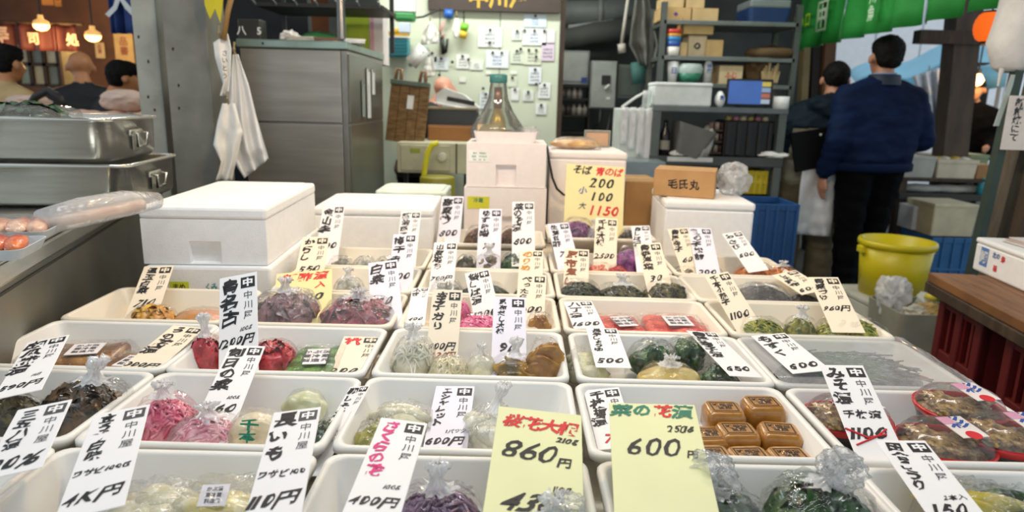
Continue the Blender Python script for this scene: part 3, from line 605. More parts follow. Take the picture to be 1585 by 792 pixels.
card('C4', (672, 375), (708, 374), (664, 442), '山菜姫筍', '700円', 'white card above the grey frosted bag', bg=WHITEC)
card('C4', (805, 387), (841, 387), (801, 440), 'のりめ', '600', 'cream card with orange name lettering', bg=CREAMC, ink=INKORANGE)
card('D4', (875, 385), (912, 385), (871, 450), '昆布煮し', '', 'cream card with reddish brown name lettering over the seaweed', bg=CREAMC, ink=INKBROWN)
card('D4', (985, 377), (1022, 375), (1000, 442), '青森湯葉', '30', 'cream card with thick black name lettering slanting over the seaweed', bg=CREAMC)
card('E4', (1194, 425), (1232, 418), (1240, 455), 'しそ昆布', '600', 'cream card slanting over the black seaweed', bg=CREAMC, Yt=FR[4] + .25, Yb=FR[4] + .07)
card('B5', (500, 318), (534, 318), (488, 392), '金山寺', '700', 'white card before the lidded foam box, nearer the big foam stack', bg=WHITEC)
card('B5', (621, 327), (652, 327), (612, 395), '醤油茄子', '80', 'white card before the lidded foam box, nearer the lavender card', bg=WHITEC)
card('C6', (684, 304), (718, 303), (676, 372), '高菜炒', '800', 'lavender card standing tallest beside the brown bags', bg=LAVC)
card('C5', (742, 323), (777, 323), (738, 392), 'ゆず味噌', '70', 'white card in the middle of the brown lump tray', bg=LAVC)
card('C5', (793, 312), (827, 312), (792, 385), '菜の花漬', '800', 'white card with the price 800 beside the dark green rounded bag', bg=WHITEC)
card('D5', (847, 345), (880, 345), (860, 402), '生姜甘酢', '70', 'white tilted card at the inner side of the violet pickle tray', bg=LAVC)
card('D5', (922, 338), (956, 337), (918, 408), '千枚大根', '2500', 'cream card standing over the bright red bag', bg=CREAMC)
card('D5', (977, 350), (1005, 348), (983, 400), '赤しば漬', '4', 'white card beside the violet bag', bg=WHITEC)
card('E5', (1033, 354), (1064, 352), (1052, 412), '青唐辛子', '60', 'cream card at the inner end of the orange pickle tray', bg=CREAMC)
card('E5', (1066, 353), (1100, 352), (1080, 435), '数の子松前', '300', 'lavender card rising between two rows by the white foam box', bg=LAVC, Yb=FR[5] + .02)
card('E5', (1117, 361), (1147, 358), (1145, 402), 'わさび', '600', 'small white card slanting over the orange pickles', bg=WHITEC)
card('D6', (877, 254), (967, 258), (872, 338), '', '', 'big yellow card with black and red prices leaning on a foam box', bg=YEL2, kind='free', Yt=2.70, Yb=2.60, extra=[('そば', -.22, .90, .17, INK, {}), ('青のば', .24, .89, .16, INKRED, {}), ('200', .12, .68, .24, INK, dict(step=.6, shear=.3)), ('小', -.2, .52, .14, INKBLUE, {}), ('100', .12, .42, .22, INK, dict(step=.6, shear=.3)), ('大', -.2, .24, .13, INKGREY, {}), ('1150', .16, .17, .24, INKRED, dict(step=.55, shear=.3))])
# ------------------------------------------------------------------ foam boxes
FOAM = M('#F2F1EF', .62, var=.02, scale=40, bump=.12, bscale=220); FOAMP = M('#EFE6E2', .62, var=.02, scale=40, bump=.1, bscale=200)
def foam_box(label, x0, x1, y0, y1, z0, z1, rz=0, lid=.03, grip=True, mat=FOAM, name='foam_box'):
    w, d, h = x1 - x0, y1 - y0, z1 - z0; o = thing(name, label, 'foam box', ((x0 + x1) / 2, (y0 + y1) / 2, z0), rz); bh = h - lid
    bm = NB(); X = [-w / 2, -w * .13, w * .13, w / 2] ; Z = [0, bh * .02, bh * .52, bh]; f = -d / 2; g = f + .018
    if not grip: bx(bm, (0, 0, bh / 2), (w, d, bh), .008)
    else:
        V = [[bm.verts.new((x, f, z)) for x in X] for z in Z]; In = {(i, j): bm.verts.new((X[i] * .94, g, Z[j] + (-.004 if j == 2 else .003))) for i in (1, 2) for j in (1, 2)}
        for j in range(3):
            for i in range(3):
                if i == 1 and j == 1:
                    q = [(1, 1), (2, 1), (2, 2), (1, 2)]
                    for a in range(4):
                        m_, n_ = q[a], q[(a + 1) % 4]; bm.faces.new((V[m_[1]][m_[0]], V[n_[1]][n_[0]], In[n_], In[m_]))
                    bm.faces.new([In[k] for k in q])
                else: bm.faces.new((V[j][i], V[j][i + 1], V[j + 1][i + 1], V[j + 1][i]))
        B = {(s, z): bm.verts.new((s * w / 2, d / 2, z)) for s in (-1, 1) for z in (0, bh)}
        bm.faces.new((B[-1, 0], B[1, 0], B[1, bh], B[-1, bh]))
        bm.faces.new([V[j][0] for j in range(4)] + [B[-1, bh], B[-1, 0]]); bm.faces.new([V[j][3] for j in range(4)] + [B[1, bh], B[1, 0]])
        bm.faces.new([V[3][i] for i in range(4)] + [B[1, bh], B[-1, bh]]); bm.faces.new([V[0][i] for i in range(4)] + [B[1, 0], B[-1, 0]])
    obj('box_body', bm, mat, o)
    if lid:
        l = obj('lid', b0((0, 0, bh + lid / 2), (w + .006, d + .006, lid), .009), mat, o)
        bm = NB(); tub(bm, [(w * .9, d * .92, bh + lid - .001), (w * .89, d * .91, bh + lid + .004), (w * .86, d * .88, bh + lid + .004)], .02); obj('lid_panel', bm, mat, l)
    return o
def at_box(px0, px1, pyt, pyb, Y):
    """x0, x1, z0, z1 of an upright face seen between these pixels at distance Y"""
    a, b = P(px0, (pyt + pyb) / 2, Y), P(px1, (pyt + pyb) / 2, Y); t, bt = P((px0 + px1) / 2, pyt, Y), P((px0 + px1) / 2, pyb, Y)
    return a.x, b.x, bt.z, t.z
x0, x1, z0, z1 = at_box(213, 402, 320, 409, 1.86)
foam_box('big white lidded foam box with a hand grip, topmost by the steel counter', x0, x1, 1.86, 2.44, z0, z1, R(3), .035)
lo = foam_box('white foam box underneath the big lidded one', x0 + .008, x1 + .012, 1.84, 2.46, .746, z0 - .002, R(3), 0, False)
st = obj('yellow_sticker', b0((-.08, -.3115, .06), (.052, .002, .03)), M('#C8D030', .5), lo); bm = NB(); write_h(bm, 'まめ', 0, 0, .02, lambda u, v: (-.08 + u, -.3128, .06 + v)); obj('print', bm, INK, st)
bm = NB(); write_h(bm, 'くみ川', .02, .06, .022, lambda u, v: (u, -.3115, v), wob=.2); obj('green_writing', bm, M('#2E8A94', .6), lo)
x0, x1, z0, z1 = at_box(484, 668, 322, 372, 2.45)
foam_box('white lidded foam box behind the grey pickle tray', x0, x1, 2.45, 2.82, .746, z1, R(1.5), .028, False)
x0, x1, z0, z1 = at_box(626, 690, 296, 340, 2.86)
foam_box('pale greenish foam box behind the lidded one', x0 - .12, x1, 2.86, 3.1, .747, z1, 0, .02, False, M('#E3EBDD', .6))
x0, x1, z0, z1 = at_box(722, 845, 222, 290, 2.78)
foam_box('upper pinkish white foam box with a paper label in the central stack', x0, x1, 2.78, 3.1, z0, z1, 0, .0, True, FOAMP)
up = bpy.data.objects['foam_box.004']
lb = obj('paper_label', b0((-.11, -.1612, .125), (.085, .002, .045)), M('#E6E8E2', .6), up); bm = NB()
for i in range(3): write_h(bm, ['SEA FRESH', '品名 つけもの', 'No 24 10'][i], -.11, .137 - .013 * i, .009, lambda u, v: (u, -.1625, v))
obj('print', bm, INKGREEN, lb)
l2 = foam_box('lower foam box with a yellow strip label under the central stack', x0 - .008, x1 + .006, 2.77, 3.12, .746, z0 - .002, 0, 0, True, FOAMP)
yl = obj('yellow_label', b0((-.11, -.1762, .18), (.09, .002, .05)), M('#D2CE3A', .5), l2); bm = NB(); write_h(bm, '冷蔵', -.11, .19, .02, lambda u, v: (u, -.1776, v)); obj('print', bm, INKGREEN, yl)
x0, x1, z0, z1 = at_box(850, 968, 235, 330, 2.84)
foam_box('pinkish foam box beside the stack behind the big yellow card', x0, x1, 2.84, 3.15, .746, z1, 0, .03, False, FOAMP)
BX2 = (x0, x1, z1)
x0, x1, z0, z1 = at_box(1035, 1170, 313, 385, 2.52)
fb = foam_box('white lidded foam box carrying the cardboard carton', x0, x1, 2.52, 2.92, .747, z1, R(-4), .03, False)
BX3 = (x0, x1, z1)
0 and tag(obj('box_stand', b0(((x0 + x1) / 2, 2.735, .35), (.34, .43, .698), .005), M('#3A5A7A', .6)), 'blue crate stand holding up the carton-topped foam box', 'crate')
# shallow foam dish, glass flask lamp, crumpled bag on the stack
UZ = up.location.z + (P(780, 222, 2.78).z - P(780, 290, 2.78).z)
xm = P(783, 210, 2.9).x
bm = NB(); tub(bm, [(.24, .2, 0), (.262, .22, .045), (.25, .208, .045), (.235, .19, .008)], .015)
tag(obj('foam_dish', bm, FOAMP, loc=(xm, 2.92, UZ)), 'shallow white foam dish on top of the central foam stack', 'dish')
t = thing('glass_lamp', 'clear flask shaped glass lamp with teal cap in the shallow foam dish', 'lamp', (P(770, 200, 2.93).x, 2.93, UZ + .012)); t.scale = (1.12, 1.12, 1.14)
GLASS = FILM('#DCE2DC', .09, .85, 5, .02, .03)
obj('glass_chimney', lathe(NB(), [(.098, 0), (.104, .025), (.096, .045), (.058, .10), (.038, .145), (.030, .2)], 32), GLASS, t, True)
obj('cap', lathe(NB(), [(0, .2), (.030, .2), (.033, .205), (.033, .228), (.028, .232), (0, .232)], 24), M('#3E7E7C', .4), t, True)
obj('copper_tube', lathe(NB(), [(0, .11), (.016, .11), (.016, .185), (0, .185)], 20), M('#B07866', .3, .8), t, True)
obj('brass_cone', lathe(NB(), [(.034, .02), (.03, .06), (.014, .11), (0, .112)], 20), M('#C9A44A', .35, .7), t, True)
obj('base_ring', lathe(NB(), [(.0, 0), (.088, 0), (.09, .006), (0, .006)], 28), M('#8A8A86', .4, .6), t, True)
# cardboard things
CARD = M('#B98E5C', .75, var=.08, scale=12, bump=.05); CARDL = M('#D9BE8E', .75, var=.06)
def carton(label, x0, x1, y0, y1, z0, z1, rz=0, mat=CARD, text=None, tape=True, flaps=False, name='carton', tink=INK):
    w, d, h = x1 - x0, y1 - y0, z1 - z0; o = thing(name, label, 'carton', ((x0 + x1) / 2, (y0 + y1) / 2, z0), rz)
    obj('box_body', b0((0, 0, h / 2), (w, d, h), .003, 0, 1), mat, o)
    e = min(.002, h * .03)
    for s in (-1, 1): obj('flap', b0((0, s * d * .25, h + e / 2), (w * .995, d * .49, e)), mat, o)
    if tape: obj('tape', b0((0, 0, h + e * 1.3), (w, d * .1, e * .6)), M('#C8AA72', .35), o)
    if text:
        bm = NB(); write_h(bm, text, 0, h * .5, min(h * .4, w * .8 / len(text)), lambda u, v: (u, -d / 2 - .001, v), wob=.1); obj('print', bm, tink, o)
    return o
p = P(756, 203, 2.86); carton('tiny pale carton standing in the foam dish before the lamp', p.x - .045, p.x + .045, 2.845, 2.885, UZ + .012, UZ + .07, 0, CARDL, None, False)
def crumple(label, c, s, film=FILM2, name='plastic_bag', seed=1, group=None, amp=.55, cat='bag'):
    o = thing(name, label, cat, c, 0, group); bm = NB(); crinkle(bm, (0, 0, s[2] * .5), (s[0] / 2, s[1] / 2, s[2] / 2), amp, seed); obj('film', bm, film, o, True)
    bm = NB(); crinkle(bm, (s[0] * .05, 0, s[2] * .45), (s[0] * .38, s[1] * .38, s[2] * .36), amp, seed + 3, 4); obj('inner_fold', bm, film, o, True); return o
p = P(818, 204, 2.9); crumple('crumpled clear bag at the end of the foam dish', (p.x, 2.88, UZ + .012), (.10, .08, .055), seed=5)
# orange-brown wrapped packet and photo stand on the second box
p = P(890, 230, 2.95); z = BX2[2] + .005
o = thing('noodle_packet', 'golden noodle packet in clear wrap on the foam box beside the stack', 'packet', (p.x, 2.95, z)); bm = NB(); blob(bm, (0, 0, .02), (.11, .07, .022), .15, 3, 3, 3); obj('noodles', bm, C2('#C08A3A', '#E3BE78', 30), o, True); obj('film', dome_shell(.125, .08, .05, wr=.06, seed=4), FILM2, o, True)
p = P(924, 222, 3.08); o = thing('photo_stand', 'small grey framed stand at the back of the noodle packet box', 'frame', (p.x, 3.08, z)); h_ = .075; w_ = .11
for s in (-1, 1): obj('frame_side', b0((s * w_ / 2, 0, h_ / 2), (.008, .01, h_), .002), M('#8A8E86', .4), o)
for zz in (.004, h_ - .004): obj('frame_rail', b0((0, 0, zz), (w_, .01, .008), .002), M('#8A8E86', .4), o)
obj('picture', b0((0, .002, h_ / 2), (w_ - .01, .003, h_ - .014)), M('#C7A283', .6), o)
bm = NB(); pts = [P(847, 226, 2.835), P(849, 245, 2.82), P(855, 275, 2.815), P(862, 292, 2.815), P(872, 301, 2.815), P(880, 304, 2.815), P(890, 304, 2.82)]; tube(bm, pts, .005, 8); tag(obj('power_cord', bm, M('#161616', .4), None, True), 'black power cord hanging between the stacked foam boxes', 'cord')
# carton and plastic bag on the right foam box
cz = BX3[2] + .005; p = P(1062, 300, 2.68)
o = carton('open brown carton with lettering on the white lidded foam box', p.x - .115, p.x + .115, 2.60, 2.80, cz, cz + .10, R(-18), CARD, '毛氏丸', True)
p = P(1132, 300, 2.72); crumple('crumpled clear bag with pale print beside the open brown carton', (p.x, 2.72, cz), (.13, .13, .12), seed=9, amp=.4, film=FILM('#FFFFFF', .22, .6, 30, 1))
x0, x1, z0, z1 = at_box(962, 1022, 282, 340, 3.0); carton('brown carton standing behind the raised purple tray', x0, x1, 3.0, 3.3, .6, z1, R(5), M('#A9804F', .75), None, True)
# ------------------------------------------------------------------ steel counter and hotel pans at the side
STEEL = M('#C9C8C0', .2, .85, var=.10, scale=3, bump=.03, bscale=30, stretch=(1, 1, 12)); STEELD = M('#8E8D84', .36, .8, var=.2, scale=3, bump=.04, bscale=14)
a = PZ(0, 425, 1.0); b = PZ(238, 290, 1.0); dv = (b - a).normalized(); rzc = math.atan2(dv.y, dv.x) - math.pi / 2
a = a - dv * .12 + Vector((-.03, 0, 0)); Ln = 1.75
t = thing('steel_counter', 'long stainless steel counter running beside the trays', 'counter', (a.x, a.y, 0), rzc)
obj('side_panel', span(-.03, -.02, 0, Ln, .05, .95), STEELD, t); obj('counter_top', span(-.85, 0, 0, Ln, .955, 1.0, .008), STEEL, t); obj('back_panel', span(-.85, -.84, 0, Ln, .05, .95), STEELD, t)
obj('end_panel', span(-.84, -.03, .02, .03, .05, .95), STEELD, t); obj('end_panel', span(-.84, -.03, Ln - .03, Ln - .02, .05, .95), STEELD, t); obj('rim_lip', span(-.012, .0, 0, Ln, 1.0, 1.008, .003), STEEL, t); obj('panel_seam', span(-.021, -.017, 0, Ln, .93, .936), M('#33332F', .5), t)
for y in (.05, Ln - .05):
    for x in (-.8, -.08): obj('leg', span(x - .02, x + .02, y - .02, y + .02, 0, .06), STEELD, t)
def pan(label, c, w, d, h, rz, latch=True):
    o = thing('steel_pan', label, 'steel pan', c, rz); bm = NB()
    tub(bm, [(w - .03, d - .03, 0), (w - .01, d - .01, .012), (w - .004, d - .004, h - .012), (w + .014, d + .014, h - .010), (w + .014, d + .014, h), (w - .004, d - .004, h), (w - .012, d - .012, h - .006), (w - .02, d - .02, .02), (w - .04, d - .04, .008)], .05, 6); obj('pan_body', bm, STEEL, o, True)
    hx = w / 2 + .006; hd = obj('handle', tube(NB(), [(hx, -.035, h * .62), (hx + .016, -.035, h * .60), (hx + .012, -.032, h * .30), (hx + .012, .032, h * .30), (hx + .016, .035, h * .60), (hx, .035, h * .62)], .005, 8), M('#B8B8B2', .2, 1), o, True)
    obj('handle_plate', b0((w / 2 + .001, 0, h * .62), (.008, .09, .02), .003), STEEL, hd)
    obj('bracket', b0((w / 2 + .001, 0, h * .38), (.005, .055, .05), .003), STEELD, hd)
    if latch:
        l = obj('latch', b0((-w * .18, -d / 2 - .006, h * .62), (.05, .012, .06), .004), STEELD, o); obj('latch_hook', tube(NB(), [(-w * .18 - .022, -d / 2 - .01, h * .86), (-w * .18 - .022, -d / 2 - .022, h * .92), (-w * .18 + .022, -d / 2 - .022, h * .92), (-w * .18 + .022, -d / 2 - .01, h * .86)], .004, 8), M('#B8B8B2', .2, 1), l, True)
        obj('latch_strap', b0((-w * .18, -d / 2 - .010, h * .3), (.022, .006, .09), .003), STEELD, l)
    return o
prz = R(7)
zc = 1.009; q = PZ(170, 322, zc); PF = q.y


PH = (P(90, 254, PF).z - P(90, 322, PF).z)
pan('lower stainless steel pan with a latch, under the open one', (q.x - .285, PF + .20, zc), .60, .42, PH - .004, prz)
pan('upper open stainless steel pan holding wrapped greens', (q.x - .318, PF + .19, zc + PH), .58, .40, PH, prz, False)
o = thing('wrapped_greens', 'dark greens in crinkled film lying in the upper steel pan', 'greens', (q.x - .36, PF + .16, zc + PH * 1.80), prz); obj('contents', food('leaf', .17, .12, .05, 9), DGREEN, o, True); obj('film', dome_shell(.2, .14, .055, wr=.12, seed=8), FILM2, o, True)
# wrapped fish trays on the counter
def fish(label, px, py, w, d, rz, cols, z=1.01):
    p = PZ(px, py, z); o = thing('fish_pack', label, 'fish pack', (p.x, p.y, z), rz, 'fish packs on the steel counter'); bm = NB(); tub(bm, [(w * .9, d * .9, 0), (w, d, .022), (w * .97, d * .97, .022), (w * .86, d * .86, .006)], .02); obj('foam_dish', bm, M('#B9C0C4', .4), o)
    bm = NB()
    for i in range(5): blob(bm, ((i - 2) * w * .16, 0, .02), (w * .11, d * .36, .018), .25, 2, 2, i, .2)
    obj('fillets', bm, C2(*cols, 20), o, True); bm = NB(); obj('film', dome_shell(w * .52, d * .52, .045, wr=.04, seed=px), FILM1, o, True)
fish('film-wrapped tray of peach coloured fillets on the steel counter', 2, 364, .24, .18, .28, ('#C8806A', '#E8C2A8'))
fish('film-wrapped tray of orange-red fillets at the picture edge', -30, 394, .2, .15, .28, ('#C04A2A', '#E07A4A'))
p = PZ(80, 355, 1.02); q_ = PZ(120, 334, 1.05); bm = NB()
d_ = Vector((.12, .32, 0)).normalized(); n_ = Vector((d_.y, -d_.x, 0))
for k in range(1): tube(bm, [p - d_ * .02 + Vector((0, 0, .02)), p + d_ * .08 + Vector((0, 0, .03)), p + d_ * .2 + Vector((0, 0, .035)), p + d_ * .3 + Vector((0, 0, .03))], [.03, .036, .034, .022], 14)
o = thing('rolled_film_bag', 'long clear film roll bag lying on the counter edge', 'bag', (0, 0, 0)); obj('film', bm, FILM(haze=.3, gloss=.6), o, True); bm = NB(); tube(bm, [p + Vector((0, 0, .015)), p + d_ * .25 + Vector((0, 0, .025))], [.012, .016], 8); obj('contents', bm, C2('#C89878', '#E3C9B0', 20), o, True)
# ------------------------------------------------------------------ back of the shop
def pt(name, label, cat, rect, Y, rz=0, group=None, kind=None):
    """empty at the base of a thing whose front face fills this rectangle at distance Y; returns it with width and height"""
    x0, x1, z0, z1 = at_box(rect[0], rect[2], rect[1], rect[3], Y)
    return thing(name, label, cat, ((x0 + x1) / 2, Y, z0), rz, group, kind), x1 - x0, z1 - z0
def pbox(name, label, cat, rect, Y, dep, mat, bev=.004, rz=0, group=None):
    o, w, h = pt(name, label, cat, rect, Y, rz, group); obj('box_body', b0((0, dep / 2, h / 2), (w, dep, h), bev), mat, o); return o, w, h
DARK = M('#1C1C1C', .5); BLACKM = M('#101012', .45); GREYM = M('#8C908C', .45, .3); WHITEP = M('#E6E8E6', .45); WOOD = M('#7A5630', .6, hex2='#5A3C20', scale=6, stretch=(1, 1, 9)); WOODD = M('#4A3826', .65, hex2='#33261A', scale=5, stretch=(6, 6, 1))
# tall steel cabinet
SB = M('#9C9992', .32, .65, var=.12, scale=2.2, bump=.02, bscale=18, stretch=(1, 1, 9))
x0, x1, zm, z1 = at_box(374, 537, 62, 190, 3.5); d = .92; w = x1 - x0
t = thing('steel_cabinet', 'tall brushed steel cabinet with two doors behind the foam boxes', 'cabinet', ((x0 + x1) / 2, 3.5, 0))
obj('cabinet_body', span(-w / 2, w / 2, .012, d, .05, z1 - .04, .004), SB, t)
obj('top_slab', span(-w / 2 - .012, w / 2 + .012, -.012, d + .01, z1 - .04, z1, .006), M('#8FA39B', .3, .7), t)
obj('door', span(-w / 2 + .003, w / 2 - .028, -.004, .012, zm + .004, z1 - .044, .004), SB, t); obj('door', span(-w / 2 + .003, w / 2 - .028, -.004, .012, .06, zm - .004, .004), SB, t)
obj('corner_strip', span(w / 2 - .026, w / 2 + .002, -.005, .012, .05, z1 - .044, .003), M('#8A8882', .3, .8), t)
for za, zb in ((zm + .006, z1 - .06), (.1, zm - .006)): obj('side_panel', span(w / 2 - .002, w / 2 + .008, .03, d - .03, za, zb, .003), M('#7C7E76', .3, .7, var=.15, scale=2), t)
obj('bolt', lathe(NB(), [(0, 0), (.006, 0), (.006, .004), (0, .004)], 8), DARK, t, loc=(-w * .27, -.012, z1 - .02), rot=(R(90), 0, 0))
CXR, CZ = t.location.x + w / 2, z1
for i, (y, za, zb, wd) in enumerate(((.34, zm + .02, zm + .29, .07), (.47, zm + .15, zm + .29, .06), (.20, zm + .03, zm + .22, .05))):
    c = [('white paper strip hanging longest on the cabinet side'), ('short white paper strip at the far end of the cabinet side'), ('narrow glassy strip hanging at the front of the cabinet side')][i]
    o = thing('paper_strip', c, 'paper', (CXR + .012, 3.5 + y + .1, za), 0, 'papers on the cabinet side'); obj('sheet', b0((.004, 0, (zb - za) / 2), (.006, wd, zb - za), .001), WHITEP if i < 2 else M('#9AA69E', .3), o); obj('clip', b0((.006, 0, zb - za - .005), (.012, wd * .5, .018), .002), GREYM, o)
# things on and above the cabinet
t, w, h = pt('rack_post', 'chrome rack post standing on the steel cabinet', 'post', (520, -40, 535, 60), 3.75); obj('post', lathe(NB(), [(.022, 0), (.022, .5)], 16), M('#8A8A8A', .25, .9), t, True, loc=(0, 0, CZ - t.location.z)); obj('foot', lathe(NB(), [(.03, 0), (.03, .02), (.022, .03)], 16), DARK, t, loc=(0, 0, CZ - t.location.z))
o = thing('overhead_rack', 'dark overhead rack shelf above the steel cabinet', 'rack', (-1.15, 3.95, CZ + .21)); obj('shelf', span(-.3, .4, 0, .45, 0, .02), DARK, o)
for k in range(7): obj('wire', tube(NB(), [(-.3 + k * .115, 0, .01), (-.3 + k * .115, -.06, .03)], .006, 6), GREYM, o)
for s in (-.28, .38): obj('upright', span(s - .012, s + .012, .4, .42, -.21, .3), DARK, o)
p, w, h = pbox('lime_panel', 'lime green board behind the cabinet top', 'board', (528, 12, 572, 80), 4.46, .02, M('#A6B82A', .5))
p, w, h = pbox('file_binder', 'white and pink file folders standing at the back of the cabinet', 'binder', (572, 14, 593, 100), 4.45, .2, M('#E3D9D6', .5)); obj('spine', b0((-w * .3, -.002, h / 2), (w * .25, .006, h)), M('#D9A0AC', .5), p)
def paperstack(label, px, Y, w, d, h, mat, rz, base, text=None):
    x = XAT(px, Y, base); o = thing('paper_pile', label, 'paper', (x, Y, base), rz)
    for i in range(3): obj('sheet', b0((random.uniform(-.006, .006), random.uniform(-.006, .006), h * (i + .5) / 3), (w, d, h / 3 * .9), .001, random.uniform(-.06, .06)), mat, o)
paperstack('brown notebooks lying on the cabinet edge', 507, 3.62, .12, .1, .022, M('#6A4A36', .6), .1, CZ); paperstack('pale booklet pile beside the notebooks', 478, 3.7, .12, .12, .03, M('#B9B6AA', .6), -.2, CZ)
paperstack('loose white sheets at the cabinet corner', 550, 3.68, .1, .2, .02, WHITEP, .3, CZ)
o = thing('green_sheet', 'rolled green plastic sheet on the cabinet top', 'sheet', (XAT(488, 3.95, CZ), 3.95, CZ)); obj('sheet', solidify(sheet(NB(), 10, 4, lambda u, v: ((u - .5) * .22, (v - .5) * .16, .004 + .1 * v * (1 - abs(u - .5)) + .01 * math.sin(u * 9))), .002), M('#3E7A4A', .4), o, True)
o = thing('price_tag_pile', 'white printed bags heaped at the side of the cabinet top', 'bag', (XAT(450, 3.75, CZ), 3.75, CZ)); obj('bag', blob(NB(), (0, 0, .03), (.05, .06, .035), .5, 3, 3, 4), M('#C9C4C0', .5), o)
o = thing('tool_tin', 'dark tool tin with white figures on the cabinet top', 'tin', (XAT(392, 3.8, CZ), 3.8, CZ)); obj('tin', b0((0, 0, .06), (.12, .1, .12), .006), M('#2A2A28', .5), o); bm = NB(); write_h(bm, '八 5', 0, .06, .05, lambda u, v: (u, -.0515, v)); obj('figures', bm, WHITEP, o)
# hanging plastic bags and aprons
def hang(name, label, L, Rr, Y, mat, amp=.03, seed=0, cat='bag', th=.004, folds=3, text=None):
    """L, Rr = pixel polylines of the two edges from the top down"""
    n = len(L) - 1; c = P(*L[0], Y); o = thing(name, label, cat, (c.x, Y, c.z)); bm = NB()
    def fn(u, v):
        f = v * n; i = min(int(f), n - 1); q = f - i
        a = [L[i][k] * (1 - q) + L[i + 1][k] * q for k in (0, 1)]; b = [Rr[i][k] * (1 - q) + Rr[i + 1][k] * q for k in (0, 1)]
        px, py = a[0] * (1 - u) + b[0] * u, a[1] * (1 - u) + b[1] * u
        return P(px, py, Y + amp * (math.sin(u * math.pi * folds + seed + v * 2) + noise.noise(Vector((u * 4, v * 6, seed)))) * (.25 + v * .75)) - c
    sheet(bm, 22, n * 6, fn); obj('sheet', solidify(bm, th), mat, o, True)
    obj('hook', tube(NB(), [Vector(fn(.5, 0)) + Vector((0, 0, .05)), Vector(fn(.5, 0)) + Vector((0, -.01, .02)), Vector(fn(.5, 0))], .006, 6), M('#8A7A5A', .6), o)
    if text:
        bm = NB(); s_, px, py, sz = text
        for i, chh in enumerate(s_):
            q = P(px, py + i * sz * 1.3, Y - amp - .02) - c; put_glyph(bm, chh, 0, 0, sz / FPX * Y, lambda u, v: (q.x + u, q.y, q.z + v))
        obj('writing', bm, INKGREY, o)
    return o
PLA = FILM('#F2F2EE', .72, .25, 30, .3); CLOTHW = M('#E6E4DE', .7, var=.05)
hang('carrier_bag', 'narrow white printed carrier bag hanging on the post', [(330, 66), (333, 90), (345, 130), (340, 148)], [(352, 52), (357, 75), (357, 110), (354, 148)], 3.03, CLOTHW, .015, 1, text=('さいとう', 348, 82, 9))
hang('clear_bag_bundle', 'translucent bag bundle hanging highest at the cabinet side', [(360, 84), (354, 140), (352, 200), (356, 240), (378, 276)], [(368, 84), (385, 130), (397, 180), (410, 225), (416, 245)], 3.06, PLA, .035, 2, folds=5)
hang('white_bag', 'white bag with a tied neck hanging lowest in front', [(344, 160), (336, 190), (330, 224), (342, 250), (335, 280)], [(364, 160), (372, 190), (376, 205), (366, 250), (358, 280)], 3.0, CLOTHW, .02, 3)
o = thing('bamboo_stick', 'brown stick and yellow cloth hanging over the post top', 'stick', P(352, -20, 3.02)); c = P(352, -20, 3.02); obj('stick', tube(NB(), [P(362, -20, 3.02) - c, P(352, 20, 3.02) - c, P(346, 62, 3.02) - c], .012, 8), M('#8A6A3A', .6), o, True)
obj('yellow_cloth', extr(NB(), [((P(a, b, 3.04) - c).x, (P(a, b, 3.04) - c).z) for a, b in ((318, -20), (350, -20), (344, 36), (336, 14), (328, 30), (320, 8))], .006), M('#B8B020', .7), o)
# pin board wall
BY = 5.6
MINT = M('#CDD5C0', .55, var=.05, scale=3)
x0, x1, z0, z1 = at_box(588, 866, -20, 196, BY)
pb = thing('wall_board', 'pale green board partition covered with pinned notes', None, ((x0 + x1) / 2, BY, 0), 0, None, 'structure'); w = x1 - x0
for i in range(3): obj('panel', span(-w / 2 + w / 3 * i + .003, -w / 2 + w / 3 * (i + 1) - .003, 0, .03, 0, z1), MINT, pb)
obj('edge_trim', span(w / 2 - .005, w / 2 + .035, -.01, .05, 0, z1), WOODD, pb)
o, w, h = pbox('shop_sign', 'dark brown sign board with gold brush strokes over the pinned notes', 'sign', (662, -26, 868, 18), BY - .05, .04, M('#3E332E', .5)); bm = NB(); write_h(bm, '川屋', .02, h * .42, .17, lambda u, v: (u + .1, -.004, v + .02), bold=.03, wob=.1); write_h(bm, '中', -.22, h * .42, .17, lambda u, v: (u + .1, -.004, v + .02), bold=.03); obj('gold_lettering', bm, M('#C8A94A', .35, .4), o)
